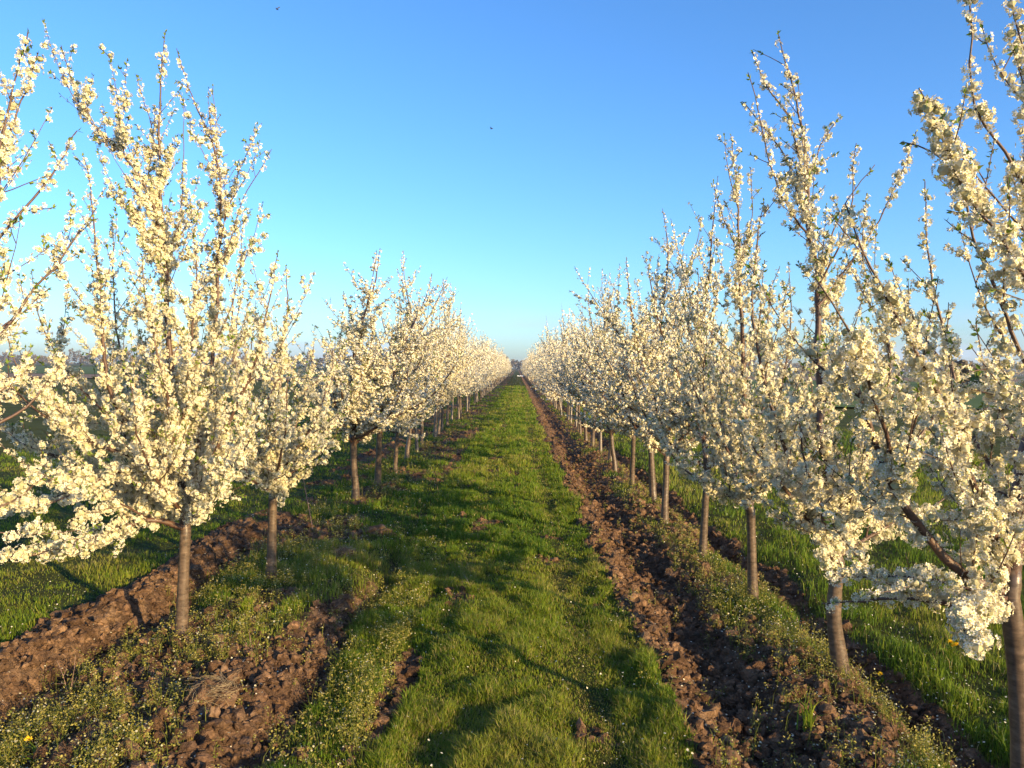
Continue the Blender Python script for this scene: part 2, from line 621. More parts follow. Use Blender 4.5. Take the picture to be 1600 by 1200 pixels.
def shoots(br, rng, per_m, lmin, lmax, c0, c1, up=1.6, tmin=0.15, tmax=0.97, lv=2, sp=0.038, lean=0.8, taper=True):
    out = []
    n = max(0, int(br.L * per_m + rng.random()))
    for k in range(n):
        t = tmin + (tmax - tmin) * ((k + rng.random()) / max(n, 1)) ** 1.35
        P, D = br.at(np.array([t]))
        P, D = P[0], D[0]
        r = rng.normal(size=3)
        side = norm(r - D * np.dot(r, D))
        d0 = norm(D * rng.uniform(.3, .9) + side * lean + np.array((0, 0, 0.25)))
        L = rng.uniform(lmin, lmax) * (1.2 - 0.75 * t if taper else 1)
        r0 = max(0.0022, min(0.007, L * 0.0075))
        out.append(Br(curve(P, d0, L, up, rng), r0, 0.0013, c0 * (1.1 - 0.80 * t), c1, sp, 0.03, 1.0, lv))
    return out


def tube(mb, pts, r0, r1, sides, m=0, power=0.8, bump=None, rng=None):
    n = len(pts)
    D = norm(np.gradient(pts, axis=0))
    ref = np.array((0.31, 0.87, 0.38))
    A = norm(np.cross(D, ref))
    B = np.cross(D, A)
    t = np.linspace(0, 1, n)
    R = r0 + (r1 - r0) * t ** power if np.isscalar(r0) else np.asarray(r0)
    an = np.arange(sides) * 2 * np.pi / sides
    RR = R[:, None] * np.ones((n, sides))
    if bump is not None and rng is not None:
        RR = RR * (1 + rng.normal(size=(n, sides)) * bump)
    V = pts[:, None, :] + RR[..., None] * (A[:, None, :] * np.cos(an)[None, :, None] + B[:, None, :] * np.sin(an)[None, :, None])
    i = np.arange(n * sides).reshape(n, sides)
    q = np.stack((i[:-1], np.roll(i, -1, 1)[:-1], np.roll(i, -1, 1)[1:], i[1:]), axis=-1).reshape(-1, 4)
    idx = np.concatenate((q.ravel(), i[-1]))
    mb.add(V.reshape(-1, 3), np.concatenate((np.full(len(q), 4), [sides])), idx, 0.5, m)


# flower templates (z = facing direction), radius 1
_pet, _pi, _ps = [], [], []
for k in range(5):
    a = k * 2 * math.pi / 5
    for (r, da, z) in ((.10, 0, -.05), (.68, -.50, .16), (1.0, 0, .30), (.68, .50, .16)):
        _pet.append((r * math.cos(a + da), r * math.sin(a + da), z))
    _pi += [4 * k, 4 * k + 1, 4 * k + 2, 4 * k + 3]
    _ps.append(4)
FL_A = (np.array(_pet), _ps, _pi)
FL_B = (np.array([(math.cos(a) * (1 if k % 2 else .82), math.sin(a) * (1 if k % 2 else .82), .15 * (1 if k % 2 else 0)) for k, a in enumerate(np.arange(5) * 2 * math.pi / 5)]), [5], list(range(5)))
FL_C = (np.array([(-.9, -.75, 0), (.85, -.9, .1), (.9, .8, -.05), (-.75, .9, .1)]), [4], [0, 1, 2, 3])
CENTRE = (np.array([(-.22, -.22, .12), (.22, -.22, .12), (.22, .22, .14), (-.22, .22, .14)]), [4], [0, 1, 2, 3])
LEAF = (np.array([(0, 0, 0), (.22, .40, .06), (0, 1.0, -.05), (-.22, .40, .06)]), [3, 3], [0, 1, 2, 0, 2, 3])


def ico(sub):
    import bmesh
    bm = bmesh.new()
    bmesh.ops.create_icosphere(bm, subdivisions=sub, radius=1)
    V = np.array([v.co[:] for v in bm.verts])
    F = np.array([[v.index for v in f.verts] for f in bm.faces])
    bm.free()
    return V, F


ICO1 = ico(1)


def dress(branches, rng, lod, crown_scale=1.0):
    """blossom and leaf meshes along the branches"""
    mb, lb = MB(), MB()
    C, R, LP, LD = [], [], [], []
    for b in branches:
        if b.c0 <= 0:
            continue
        sp = b.sp * {0: .80, 1: .80, 2: .95}[lod] / b.dens
        n = int(b.L * (1 - b.t0) / sp)
        if n > 0:
            t = b.t0 + (0.985 - b.t0) * (np.arange(n) + rng.random(n)) / n
            gap = vnoise(t * b.L / 0.11 + rng.random() * 100, np.zeros(n) + rng.random() * 50, 3)
            keep = gap > (0.31 if b.lv >= 2 else 0.26) / max(b.dens, .6)
            t = t[keep]
            if len(t):
                P, D = b.at(t)
                r = rng.normal(size=P.shape)
                side = norm(r - D * np.sum(r * D, axis=1, keepdims=True))
                cr = (b.c1 + (b.c0 - b.c1) * (1 - t) ** ((1.9 if lod == 0 else 1.8) if b.lv == 1 else 1.3)) * rng.uniform(.75, 1.2, len(t)) * (.60 + .80 * gap[keep])
                cr = np.minimum(cr, rng.uniform(.027, .038, len(t)))
                br = b.r0 + (b.r1 - b.r0) * t
                C.append(P + side * (br + cr * 0.62)[:, None])
                R.append(cr)
                lk = rng.random(len(t)) < 0.05 + 0.07 * t * (b.lv >= 2)
                LP.append((P + side * (br + cr * .8)[:, None])[lk])
                LD.append(norm(side + D * .8 + rng.normal(size=side.shape) * .5)[lk])
        # leafy tip
        nt_ = 4 if lod < 2 else 1
        tt = rng.uniform(max(0, 1 - .07 / b.L), 1, nt_)
        P, D = b.at(tt)
        LP.append(P)
        LD.append(norm(D + rng.normal(size=D.shape) * .55))
    C, R = np.concatenate(C), np.concatenate(R)
    if lod == 0:
        k = np.maximum(3, (R / 0.0095) ** 2 * 2.6)
    elif lod == 1:
        k = np.maximum(3, (R / 0.0125) ** 2 * 2.1)
    else:
        k = np.maximum(1, (R / 0.0125) ** 2 * 0.6)
    k = np.minimum(44, np.floor(k + rng.random(len(k)))).astype(int)
    fc, fr = np.repeat(C, k, axis=0), np.repeat(R, k)
    d = norm(rng.normal(size=fc.shape))
    P = fc + d * (fr * rng.uniform(.80, 1.05, len(fr)))[:, None]
    N = d + rng.normal(size=d.shape) * .22
    F = frames(N, rng)
    tint = rng.random(len(P)) * 0.92
    fs = {0: .0098, 1: .0116, 2: .0205}[lod] * rng.uniform(.8, 1.15, len(P))
    if lod < 2:                                      # packed inner petals of the fuller clusters
        big = R > (.016 if lod == 0 else .019)
        V, Fc = ICO1
        m = int(big.sum())
        Fm = frames(rng.normal(size=(m, 3)), rng)
        W = np.einsum('nij,kj->nki', Fm, V) * (R[big] * .62)[:, None, None] * (1 + rng.normal(size=(m, len(V), 1)) * .10) + C[big][:, None, :]
        mb.add(W.reshape(-1, 3), np.full(len(Fc) * m, 3), (Fc.ravel()[None] + (np.arange(m) * len(V))[:, None]).ravel(),
               np.repeat(rng.random(m), len(V)), 1)
    tp = {0: FL_A, 1: FL_B, 2: FL_C}[lod]
    instances(mb, tp[0], tp[1], tp[2], P, F, fs, tint)
    if lod == 0:
        instances(mb, CENTRE[0], CENTRE[1], CENTRE[2], P, F, fs, 0.98)
    LP, LD = np.concatenate(LP), np.concatenate(LD)
    if lod == 2:
        s = rng.random(len(LP)) < .6
        LP, LD = LP[s], LD[s]
    rep = 2 if lod == 0 else 1
    LP, LD = np.repeat(LP, rep, axis=0), np.repeat(LD, rep, axis=0)
    LD = norm(LD + rng.normal(size=LD.shape) * .4)
    A = norm(np.cross(LD, rng.normal(size=LD.shape)))
    Fm = np.stack((A, LD, np.cross(A, LD)), axis=-1)
    instances(lb, LEAF[0], LEAF[1], LEAF[2], LP, Fm, rng.uniform(.014, .027, len(LP)) * (1.25 if lod == 2 else 1), rng.random(len(LP)))
    return mb, lb


def skeleton(rng, height_=3.0, spread=1.0, n_sc=8, fork=0.68, lod=0, ax=None):
    """open vase crown: leader, scaffold limbs, upright shoots"""
    B = []
    lean = rng.normal(size=2) * 0.04
    trunk = smooth_line([(0, 0, -.15), (lean[0] * .2, lean[1] * .2, .15), (lean[0] * .7, lean[1] * .7, fork * .6), (lean[0], lean[1], fork)], 0.05)
    top = trunk[-1]
    lead = curve(top, (rng.normal() * .12, rng.normal() * .12, 1), height_ - fork, 0.5, rng, 0.05)
    bl = Br(lead, .030, .0022, .042, .012, .034, .08, 1.0, 1)
    B.append(bl)
    a0 = rng.random() * 6.28
    for k in range(n_sc):
        az = a0 + k * 2.4 + rng.normal() * .25
        z0 = rng.uniform(0, 0.45) if k > 1 else 0.0
        P, D = bl.at(np.array([z0 / bl.L]))
        el = rng.uniform(.08, .85)
        d0 = (math.cos(az) * math.cos(el), math.sin(az) * math.cos(el), math.sin(el))
        if ax is not None:                           # flatter crowns across the lane
            d0 = (d0[0] * ax, d0[1], d0[2])
        L = rng.uniform(.85, 1.3) * spread * (1.0 + 0.2 * (el > .6))
        B.append(Br(curve(P[0], d0, L, rng.uniform(.5, 1.3), rng, .07), rng.uniform(.014, .022), .003, .044, .018, .030, .06, 1.0, 1))
    for k in range(3):                               # steep upper limbs off the leader
        P, D = bl.at(np.array([rng.uniform(.2, .5)]))
        az = rng.random() * 6.28
        d0 = (math.cos(az) * .55, math.sin(az) * .55, .85)
        B.append(Br(curve(P[0], d0, rng.uniform(.8, 1.4) * height_ / 3.1, .7, rng, .05), .010, .0018, .032, .013, .034, .03, 1.0, 1))
    return trunk, B


def fill(B, rng, lod, amount=1.0):
    S = []
    for b in list(B):
        if b.lv == 3:
            continue
        if lod == 0 and b.lv == 2:                   # thin whips carry only short spurs
            S += shoots(b, rng, 7.0, .04, .17, .024, .013, up=.8, lv=3, tmin=.05, tmax=.8)
        elif lod == 0:
            S += shoots(b, rng, 6.2 * amount, .18, .70, .036, .0105, up=1.6, lean=.85, tmax=.60, tmin=.06)
            if b.L > 1.3:                                # upper half: short flowering spurs and a few fine side whips
                S += shoots(b, rng, 4.5 * amount, .05, .22, .026, .012, up=.8, lv=3, tmin=.55, tmax=.95, taper=False)
                S += shoots(b, rng, 1.6 * amount ** 2, .25, .55, .020, .0115, up=1.9, lean=.6, tmin=.5, tmax=.85, taper=False)
        else:
            S += shoots(b, rng, {1: 8.0, 2: 6.6}[lod], .20, .74, .036, .0105, up=1.15, lean=1.0, tmax=.82, tmin=.10)
    T = []
    for b in S:
        if b.L > .3:
            T += shoots(b, rng, {0: 6.5, 1: 5.5, 2: 3.5}[lod], .05, .22, .031, .017, up=.8, lv=3, tmin=.08)
    return [b for b in S + T if b.p[:, 2].min() > .56]


def make_tree(name, rng, trunk, B, lod, base, r_trunk=.045, parent_split=True):
    root = empty(name, base)
    tb = MB()
    cut = B[0].cum < .16
    trunk = np.vstack((trunk, B[0].p[cut][1:]))
    n = len(trunk)
    k = int(cut.sum()) - 1
    t = np.linspace(0, 1, n)
    R = r_trunk * (1 - .22 * t) * (1 + .85 * np.exp(-t * 6.5)) * (1 + .10 * np.exp(-((t - .84) / .08) ** 2))
    R[n - k:] = np.linspace(R[n - k - 1], B[0].r0 * .9, k + 1)[1:]
    tube(tb, trunk, R, None, 14 if lod == 0 else (8 if lod == 1 else 6), bump=.025 if lod == 0 else .03, rng=rng)
    tb.build('trunk', M_BARK, root, True)
    bb = MB()
    for b in B:
        sides = {0: 7 if b.lv == 1 else 4, 1: 5 if b.lv == 1 else 3, 2: 4 if b.lv == 1 else 3}[lod]
        P = b.p if lod == 0 or len(b.p) < 5 else np.vstack((b.p[:-1:2], b.p[-1:]))
        if lod == 2 and b.lv == 3:
            continue
        tube(bb, P, b.r0, b.r1, sides, bump=.05, rng=rng)
    bb.build('branches', M_TWIG, root, lod == 0)
    mb, lb = dress(B, rng, lod)
    mb.build('blossom', [M_PETAL, M_CALYX] if lod < 2 else M_PETAL, root)
    lb.build('leaves', M_LEAF, root)
    return root


GRP = 'blossoming plum trees lining the grass lane'


def hand_tree(name, seed, base, trunk_px, limbs, r_trunk, label, extra=None, fillers=0, lod=0, hgt=3.0, spread=.8, amount=1.0):
    """a near tree with its visible limbs laid out as the photo shows them; each limb has its own depth"""
    rng = np.random.default_rng(seed)
    bx, by = base
    bz = h1(bx, by)
    o = np.array((bx, by, bz))
    trunk = smooth_line([np.array((bx, by, bz - .15)) - o] + [px(*q) - o for q in trunk_px], .04)
    B = []
    for L in limbs:
        P = smooth_line([px(*q) - o for q in L['p']], .05)
        P = P + np.cumsum(rng.normal(size=P.shape) * .0035, axis=0)
        B.append(Br(P, L.get('r0', .014), L.get('r1', .002), L.get('c0', .034), L.get('c1', .014), L.get('sp', .030), L.get('t0', .04), L.get('dens', 1.0), L.get('lv', 1)))
    if fillers:
        _, F = skeleton(rng, hgt, spread, fillers, trunk[-1][2], lod)
        for f in F:
            f.p = f.p + (trunk[-1] - np.array((0, 0, trunk[-1][2]))) * np.array((1, 1, 0))
        B += F[1:]
    allb = B + fill(B, rng, lod, amount)
    r = make_tree(name, rng, trunk, allb, lod, (bx, by, bz), r_trunk)
    tag(r, label, 'tree', GRP)
    return r


# ---- left row, nearest trees
x, y = ground_px(283, 1000)
D1 = y
L1 = [
    dict(p=[(290, 830, D1), (279, 700, D1), (268, 560, D1 + .05), (257, 430, D1 + .05), (250, 300, D1), (246, 190, D1), (255, 62, D1)], r0=.03, c0=.046, c1=.0135),
    dict(p=[(290, 825, D1), (230, 812, D1 - .15), (130, 842, D1 - .3), (40, 868, D1 - .42), (-60, 850, D1 - .5)], r0=.02, c0=.046, c1=.030, t0=.12),
    dict(p=[(288, 800, D1), (225, 730, D1 - .2), (140, 690, D1 - .4), (50, 640, D1 - .55), (-30, 560, D1 - .6)], r0=.02, c0=.048, c1=.022),
    dict(p=[(284, 770, D1), (210, 690, D1 - .1), (162, 600, D1 - .2), (150, 480, D1 - .25), (130, 300, D1 - .25), (118, 240, D1 - .2)], r0=.017, c0=.048, c1=.0135),
    dict(p=[(262, 440, D1), (240, 320, D1 - .1), (190, 240, D1 - .15), (145, 195, D1 - .2), (122, 140, D1 - .2), (104, 76, D1 - .2)], r0=.012, c0=.034, c1=.014, sp=.02),
    dict(p=[(292, 800, D1), (310, 690, D1 + .1), (335, 550, D1 + .15), (347, 420, D1 + .15), (350, 330, D1 + .1), (338, 235, D1 + .1), (308, 165, D1 + .1), (279, 80, D1 + .05)], r0=.018, c0=.046, c1=.0135),
    dict(p=[(350, 345, D1 + .1), (372, 280, D1 + .15), (405, 196, D1 + .2)], r0=.005, c0=.02, c1=.0125, lv=2),
    dict(p=[(348, 400, D1 + .1), (385, 300, D1 + .1), (422, 233, D1 + .1)], r0=.005, c0=.02, c1=.0125, lv=2),
    dict(p=[(250, 330, D1), (205, 240, D1), (183, 132, D1)], r0=.005, c0=.02, c1=.0125, lv=2),
    dict(p=[(248, 250, D1), (232, 180, D1 + .05), (214, 118, D1 + .05)], r0=.005, c0=.02, c1=.0125, lv=2),
    dict(p=[(345, 330, D1 + .1), (335, 220, D1 + .1), (328, 136, D1 + .1)], r0=.005, c0=.019, c1=.0125, lv=2),
    dict(p=[(258, 420, D1), (285, 320, D1 - .1), (290, 160, D1 - .1)], r0=.006, c0=.026, c1=.0125, lv=2),
    dict(p=[(293, 800, D1), (345, 700, D1 - .15), (400, 570, D1 - .2), (432, 460, D1 - .2), (446, 392, D1 - .2)], r0=.016, c0=.048, c1=.015),
    dict(p=[(292, 815, D1), (335, 765, D1 - .3), (380, 700, D1 - .5), (400, 640, D1 - .6)], r0=.014, c0=.048, c1=.024),
    dict(p=[(290, 810, D1), (250, 760, D1 - .35), (215, 690, D1 - .6), (200, 600, D1 - .7)], r0=.016, c0=.048, c1=.022),
    dict(p=[(288, 800, D1), (240, 700, D1 + .35), (200, 560, D1 + .55), (185, 440, D1 + .6), (180, 330, D1 + .6)], r0=.016, c0=.048, c1=.014),
    dict(p=[(290, 790, D1), (330, 690, D1 + .4), (365, 560, D1 + .6), (380, 430, D1 + .65)], r0=.014, c0=.046, c1=.016),
    dict(p=[(280, 700, D1), (300, 560, D1 - .2), (310, 430, D1 - .25), (300, 330, D1 - .25)], r0=.012, c0=.046, c1=.015),
    dict(p=[(280, 740, D1), (255, 600, D1 - .3), (225, 480, D1 - .35), (215, 400, D1 - .35)], r0=.012, c0=.046, c1=.016),
    dict(p=[(286, 800, D1), (215, 770, D1 + .2), (130, 760, D1 + .3), (60, 790, D1 + .35), (0, 800, D1 + .4)], r0=.013, c0=.046, c1=.026),
    dict(p=[(140, 690, D1 - .4), (90, 640, D1 - .5), (40, 600, D1 - .5), (10, 520, D1 - .5)], r0=.009, c0=.042, c1=.018),
    dict(p=[(215, 730, D1 - .2), (170, 740, D1 - .4), (110, 770, D1 - .6), (50, 790, D1 - .7), (0, 780, D1 - .75)], r0=.010, c0=.046, c1=.028),
    dict(p=[(230, 812, D1 - .15), (190, 790, D1 - .3), (150, 800, D1 - .4), (105, 815, D1 - .5)], r0=.008, c0=.044, c1=.030),
    dict(p=[(200, 690, D1 - .1), (120, 590, D1 + .1), (70, 510, D1 + .2), (50, 420, D1 + .2)], r0=.010, c0=.042, c1=.014),
    dict(p=[(300, 760, D1 + .1), (360, 690, D1 + .2), (420, 620, D1 + .3), (455, 540, D1 + .35)], r0=.012, c0=.044, c1=.018),
    dict(p=[(284, 780, D1), (180, 760, D1 - .05), (90, 720, D1 - .05), (20, 690, D1), (-40, 620, D1)], r0=.016, c0=.048, c1=.022),
]
hand_tree('plum_tree', 11, (x, y), [(284, 985, D1), (286, 920, D1), (290, 828, D1)], L1, .035,
          'tall white blossoming plum tree nearest on the left whose glossy trunk stands in yellow weeds')

x, y = ground_px(422, 905)
D2 = y
L2 = [
    dict(p=[(428, 768, D2), (460, 735, D2 + .1), (495, 700, D2 + .2), (520, 640, D2 + .2)], r0=.012, c0=.046, c1=.024),
    dict(p=[(428, 765, D2), (480, 680, D2 + .5), (515, 590, D2 + .8), (530, 500, D2 + .9)], r0=.012, c0=.044, c1=.018),
    dict(p=[(428, 772, D2), (440, 765, D2 - .15), (442, 790, D2 - .2)], r0=.007, c0=.040, c1=.032),
    dict(p=[(427, 770, D2), (436, 660, D2), (440, 560, D2), (452, 480, D2), (448, 420, D2)], r0=.026, c0=.046, c1=.014),
    dict(p=[(427, 765, D2), (395, 690, D2 - .1), (372, 600, D2 - .1), (360, 500, D2), (375, 400, D2), (382, 345, D2)], r0=.016, c0=.046, c1=.0135),
    dict(p=[(428, 760, D2), (465, 700, D2 - .1), (500, 640, D2 - .1), (520, 560, D2), (505, 520, D2)], r0=.014, c0=.046, c1=.016),
    dict(p=[(426, 770, D2), (395, 750, D2 - .3), (360, 700, D2 - .4), (340, 640, D2 - .5)], r0=.014, c0=.046, c1=.018),
    dict(p=[(428, 765, D2), (455, 690, D2 + .3), (480, 600, D2 + .4), (490, 530, D2 + .5)], r0=.014, c0=.046, c1=.016),
    dict(p=[(427, 768, D2), (440, 720, D2 - .35), (455, 650, D2 - .55), (452, 560, D2 - .6)], r0=.014, c0=.046, c1=.016),
    dict(p=[(427, 768, D2), (405, 690, D2 + .35), (390, 600, D2 + .5), (400, 470, D2 + .5)], r0=.014, c0=.046, c1=.016),
]
hand_tree('plum_tree', 12, (x, y), [(424, 880, D2), (427, 765, D2)], L2, .036,
          'white blossoming plum tree with a slim dark trunk just behind the nearest left one')

L0 = [
    dict(p=[(-285, 850, 2.55), (-190, 840, 2.7), (-90, 810, 2.85), (0, 790, 3.0), (60, 745, 3.05)], r0=.014, c0=.046, c1=.028),
    dict(p=[(-285, 840, 2.55), (-190, 720, 2.8), (-90, 640, 3.0), (0, 610, 3.2), (60, 560, 3.3)], r0=.014, c0=.044, c1=.022),
    dict(p=[(-300, 800, 2.55), (-150, 640, 2.7), (0, 530, 2.9), (70, 440, 3.0), (152, 335, 3.1)], r0=.014, c0=.026, c1=.014, dens=.85),
    dict(p=[(-290, 780, 2.55), (-130, 520, 2.7), (0, 382, 2.85), (55, 320, 2.9), (100, 265, 2.95), (132, 212, 3.0)], r0=.015, c0=.034, c1=.015, sp=.024),
    dict(p=[(-280, 760, 2.55), (-120, 480, 2.8), (-20, 330, 2.9), (10, 200, 2.95), (28, 110, 2.95), (46, 42, 2.95)], r0=.015, c0=.034, c1=.017, sp=.024),
    dict(p=[(-60, 390, 2.85), (5, 230, 3.05), (40, 140, 3.1), (62, 80, 3.1)], r0=.008, c0=.030, c1=.018, sp=.024),
    dict(p=[(-280, 830, 2.55), (-160, 760, 2.7), (-50, 690, 2.85), (40, 640, 3.0), (100, 560, 3.1)], r0=.015, c0=.048, c1=.022, sp=.024),
    dict(p=[(-280, 760, 2.55), (-160, 620, 2.8), (-70, 560, 3.1), (20, 500, 3.4), (75, 450, 3.5)], r0=.012, c0=.030, c1=.016),
    dict(p=[(-280, 760, 2.55), (-300, 500, 2.5), (-280, 200, 2.5), (-270, 0, 2.5)], r0=.02, c0=.034, c1=.014),
    dict(p=[(-285, 780, 2.55), (-420, 560, 2.5), (-520, 300, 2.5), (-560, 100, 2.5)], r0=.016, c0=.034, c1=.014),
]
x0, y0 = -2.28, 2.55
hand_tree('plum_tree', 13, (x0, y0), [(-287, 1000, 2.55), (-283, 800, 2.55)], L0, .044,
          'plum tree standing beyond the left edge, only blossom-covered branch ends reaching into the picture', amount=.75)

# ---- right row, nearest trees
DR1 = 2.62
xr1 = px(1592, 1000, DR1)[0]
R1 = [
    dict(p=[(1578, 935, DR1), (1585, 830, DR1), (1600, 720, DR1 + .05), (1625, 560, DR1 + .1), (1640, 380, DR1 + .1), (1640, 150, DR1 + .1), (1630, -60, DR1 + .1)], r0=.028, c0=.030, c1=.015, t0=.2, dens=.9),
    dict(p=[(1572, 925, DR1), (1530, 905, DR1), (1478, 862, DR1), (1425, 800, DR1 - .02), (1385, 730, DR1 - .05), (1350, 640, DR1 - .1), (1325, 560, DR1 - .1)], r0=.019, r1=.006, c0=.034, c1=.026, t0=.3),
    dict(p=[(1405, 770, DR1), (1380, 660, DR1 - .2), (1345, 540, DR1 - .3), (1310, 465, DR1 - .35), (1288, 428, DR1 - .35)], r0=.010, c0=.034, c1=.028, sp=.017, t0=.1),
    dict(p=[(1580, 900, DR1), (1540, 790, DR1 - .1), (1490, 660, DR1 - .2), (1440, 560, DR1 - .25), (1390, 460, DR1 - .25), (1355, 380, DR1 - .25), (1335, 330, DR1 - .2)], r0=.014, c0=.034, c1=.022, sp=.018),
    dict(p=[(1590, 770, DR1), (1640, 680, DR1), (1600, 592, DR1 - .1), (1550, 480, DR1 - .1), (1505, 380, DR1 - .1), (1476, 280, DR1 - .1), (1440, 250, DR1 - .1), (1388, 234, DR1 - .1)], r0=.012, c0=.024, c1=.012, t0=.3, dens=.55),
    dict(p=[(1605, 700, DR1), (1680, 560, DR1 - .3), (1610, 440, DR1 - .45), (1560, 360, DR1 - .45), (1510, 290, DR1 - .45), (1476, 210, DR1 - .45), (1441, 140, DR1 - .45)], r0=.010, c0=.030, c1=.024, sp=.017, t0=.3),
    dict(p=[(1630, 520, DR1), (1640, 380, DR1 - .3), (1595, 265, DR1 - .4), (1548, 195, DR1 - .4), (1524, 130, DR1 - .4), (1522, 60, DR1 - .4), (1514, -20, DR1 - .4)], r0=.009, c0=.028, c1=.016, sp=.022, t0=.2),
    dict(p=[(1640, 300, DR1), (1615, 180, DR1 - .3), (1590, 60, DR1 - .35), (1572, -40, DR1 - .35)], r0=.006, c0=.020, c1=.016, t0=.1),
    dict(p=[(1572, 945, DR1), (1530, 965, DR1 + .05), (1480, 948, DR1 + .1), (1400, 942, DR1 + .25), (1290, 952, DR1 + .4)], r0=.011, c0=.030, c1=.014, t0=.15, dens=.8),
    dict(p=[(1570, 940, DR1), (1520, 925, DR1 - .1), (1440, 905, DR1), (1360, 905, DR1 + .1), (1290, 900, DR1 + .15)], r0=.009, c0=.034, c1=.024, t0=.2, sp=.026),
    dict(p=[(1575, 930, DR1), (1535, 955, DR1 - .2), (1510, 980, DR1 - .3), (1545, 1020, DR1 - .35)], r0=.009, c0=.042, c1=.034, t0=.25, sp=.014, lv=3),
    dict(p=[(1590, 840, DR1), (1560, 760, DR1 + .3), (1500, 640, DR1 + .5), (1470, 520, DR1 + .55), (1445, 380, DR1 + .6), (1440, 280, DR1 + .6)], r0=.012, c0=.034, c1=.0135),
    dict(p=[(1585, 860, DR1), (1540, 800, DR1 + .35), (1480, 740, DR1 + .5), (1400, 690, DR1 + .6)], r0=.012, c0=.046, c1=.022),
    dict(p=[(1592, 800, DR1), (1580, 700, DR1 + .3), (1540, 610, DR1 + .5), (1520, 500, DR1 + .6)], r0=.012, c0=.032, c1=.016),
    dict(p=[(1590, 850, DR1), (1700, 760, DR1), (1800, 640, DR1), (1850, 450, DR1), (1880, 200, DR1)], r0=.016, c0=.034, c1=.015),
]
hand_tree('plum_tree', 21, (px(1596, 1000, DR1)[0], DR1), [(1597, 1200, DR1), (1590, 1050, DR1), (1578, 932, DR1)], R1, .036,
          'plum tree cut by the right edge, big round blossom balls on its forked trunk', amount=.5)

x, y = ground_px(1313, 1060)
DR2 = y
R2 = [
    dict(p=[(1308, 880, DR2), (1295, 790, DR2), (1282, 680, DR2), (1277, 560, DR2 + .05), (1276, 450, DR2 + .05), (1262, 360, DR2), (1252, 230, DR2), (1235, 150, DR2), (1211, 50, DR2)], r0=.030, c0=.034, c1=.0135),
    dict(p=[(1258, 300, DR2), (1235, 190, DR2 - .05), (1195, 130, DR2 - .05), (1172, 78, DR2 - .05)], r0=.006, c0=.024, c1=.0125, lv=2),
    dict(p=[(1262, 350, DR2), (1222, 250, DR2 + .1), (1175, 190, DR2 + .1), (1152, 163, DR2 + .1)], r0=.006, c0=.024, c1=.0125, lv=2),
    dict(p=[(1265, 370, DR2), (1215, 290, DR2 - .2), (1170, 120, DR2 - .2)], r0=.006, c0=.022, c1=.0125, lv=2),
    dict(p=[(1260, 300, DR2), (1280, 230, DR2 + .1), (1312, 184, DR2 + .1)], r0=.005, c0=.022, c1=.0125, lv=2),
    dict(p=[(1276, 450, DR2), (1310, 330, DR2 + .1), (1358, 262, DR2 + .1)], r0=.006, c0=.026, c1=.0125, lv=2),
    dict(p=[(1276, 460, DR2), (1320, 350, DR2 - .1), (1326, 230, DR2 - .1)], r0=.006, c0=.024, c1=.0125, lv=2),
    dict(p=[(1276, 480, DR2), (1360, 370, DR2 + .2), (1400, 290, DR2 + .2), (1435, 203, DR2 + .2)], r0=.007, c0=.022, c1=.0125, lv=2),
    dict(p=[(1305, 870, DR2), (1262, 800, DR2 - .15), (1228, 760, DR2 - .25), (1180, 690, DR2 - .35), (1150, 640, DR2 - .4)], r0=.017, c0=.046, c1=.020, t0=.05),
    dict(p=[(1300, 840, DR2), (1240, 730, DR2 - .1), (1200, 600, DR2 - .15), (1180, 480, DR2 - .15), (1190, 380, DR2 - .1), (1205, 300, DR2 - .1)], r0=.016, c0=.046, c1=.015),
    dict(p=[(1300, 830, DR2), (1350, 720, DR2), (1385, 600, DR2 + .1), (1380, 480, DR2 + .15), (1350, 400, DR2 + .15), (1355, 290, DR2 + .15)], r0=.016, c0=.046, c1=.014),
    dict(p=[(1305, 850, DR2), (1370, 780, DR2 + .1), (1430, 700, DR2 + .2), (1480, 600, DR2 + .3), (1470, 480, DR2 + .3)], r0=.016, c0=.046, c1=.018),
    dict(p=[(1305, 860, DR2), (1285, 790, DR2 - .4), (1260, 700, DR2 - .6), (1250, 600, DR2 - .7)], r0=.014, c0=.046, c1=.02),
    dict(p=[(1308, 880, DR2), (1285, 850, DR2 - .2), (1290, 890, DR2 - .3)], r0=.009, c0=.034, c1=.026),
    dict(p=[(1305, 850, DR2), (1340, 770, DR2 - .35), (1370, 690, DR2 - .5), (1380, 600, DR2 - .55)], r0=.014, c0=.046, c1=.02),
    dict(p=[(1300, 830, DR2), (1290, 700, DR2 + .4), (1310, 560, DR2 + .6), (1320, 420, DR2 + .65)], r0=.014, c0=.034, c1=.016),
    dict(p=[(1308, 870, DR2), (1390, 820, DR2 + .2), (1460, 790, DR2 + .4), (1530, 740, DR2 + .5)], r0=.014, c0=.046, c1=.022),
]
hand_tree('plum_tree', 22, (x, y), [(1312, 1040, DR2), (1303, 960, DR2), (1309, 878, DR2)], R2, .041,
          'tallest blossoming plum tree on the right, tall thin shoots above a thick curved trunk')

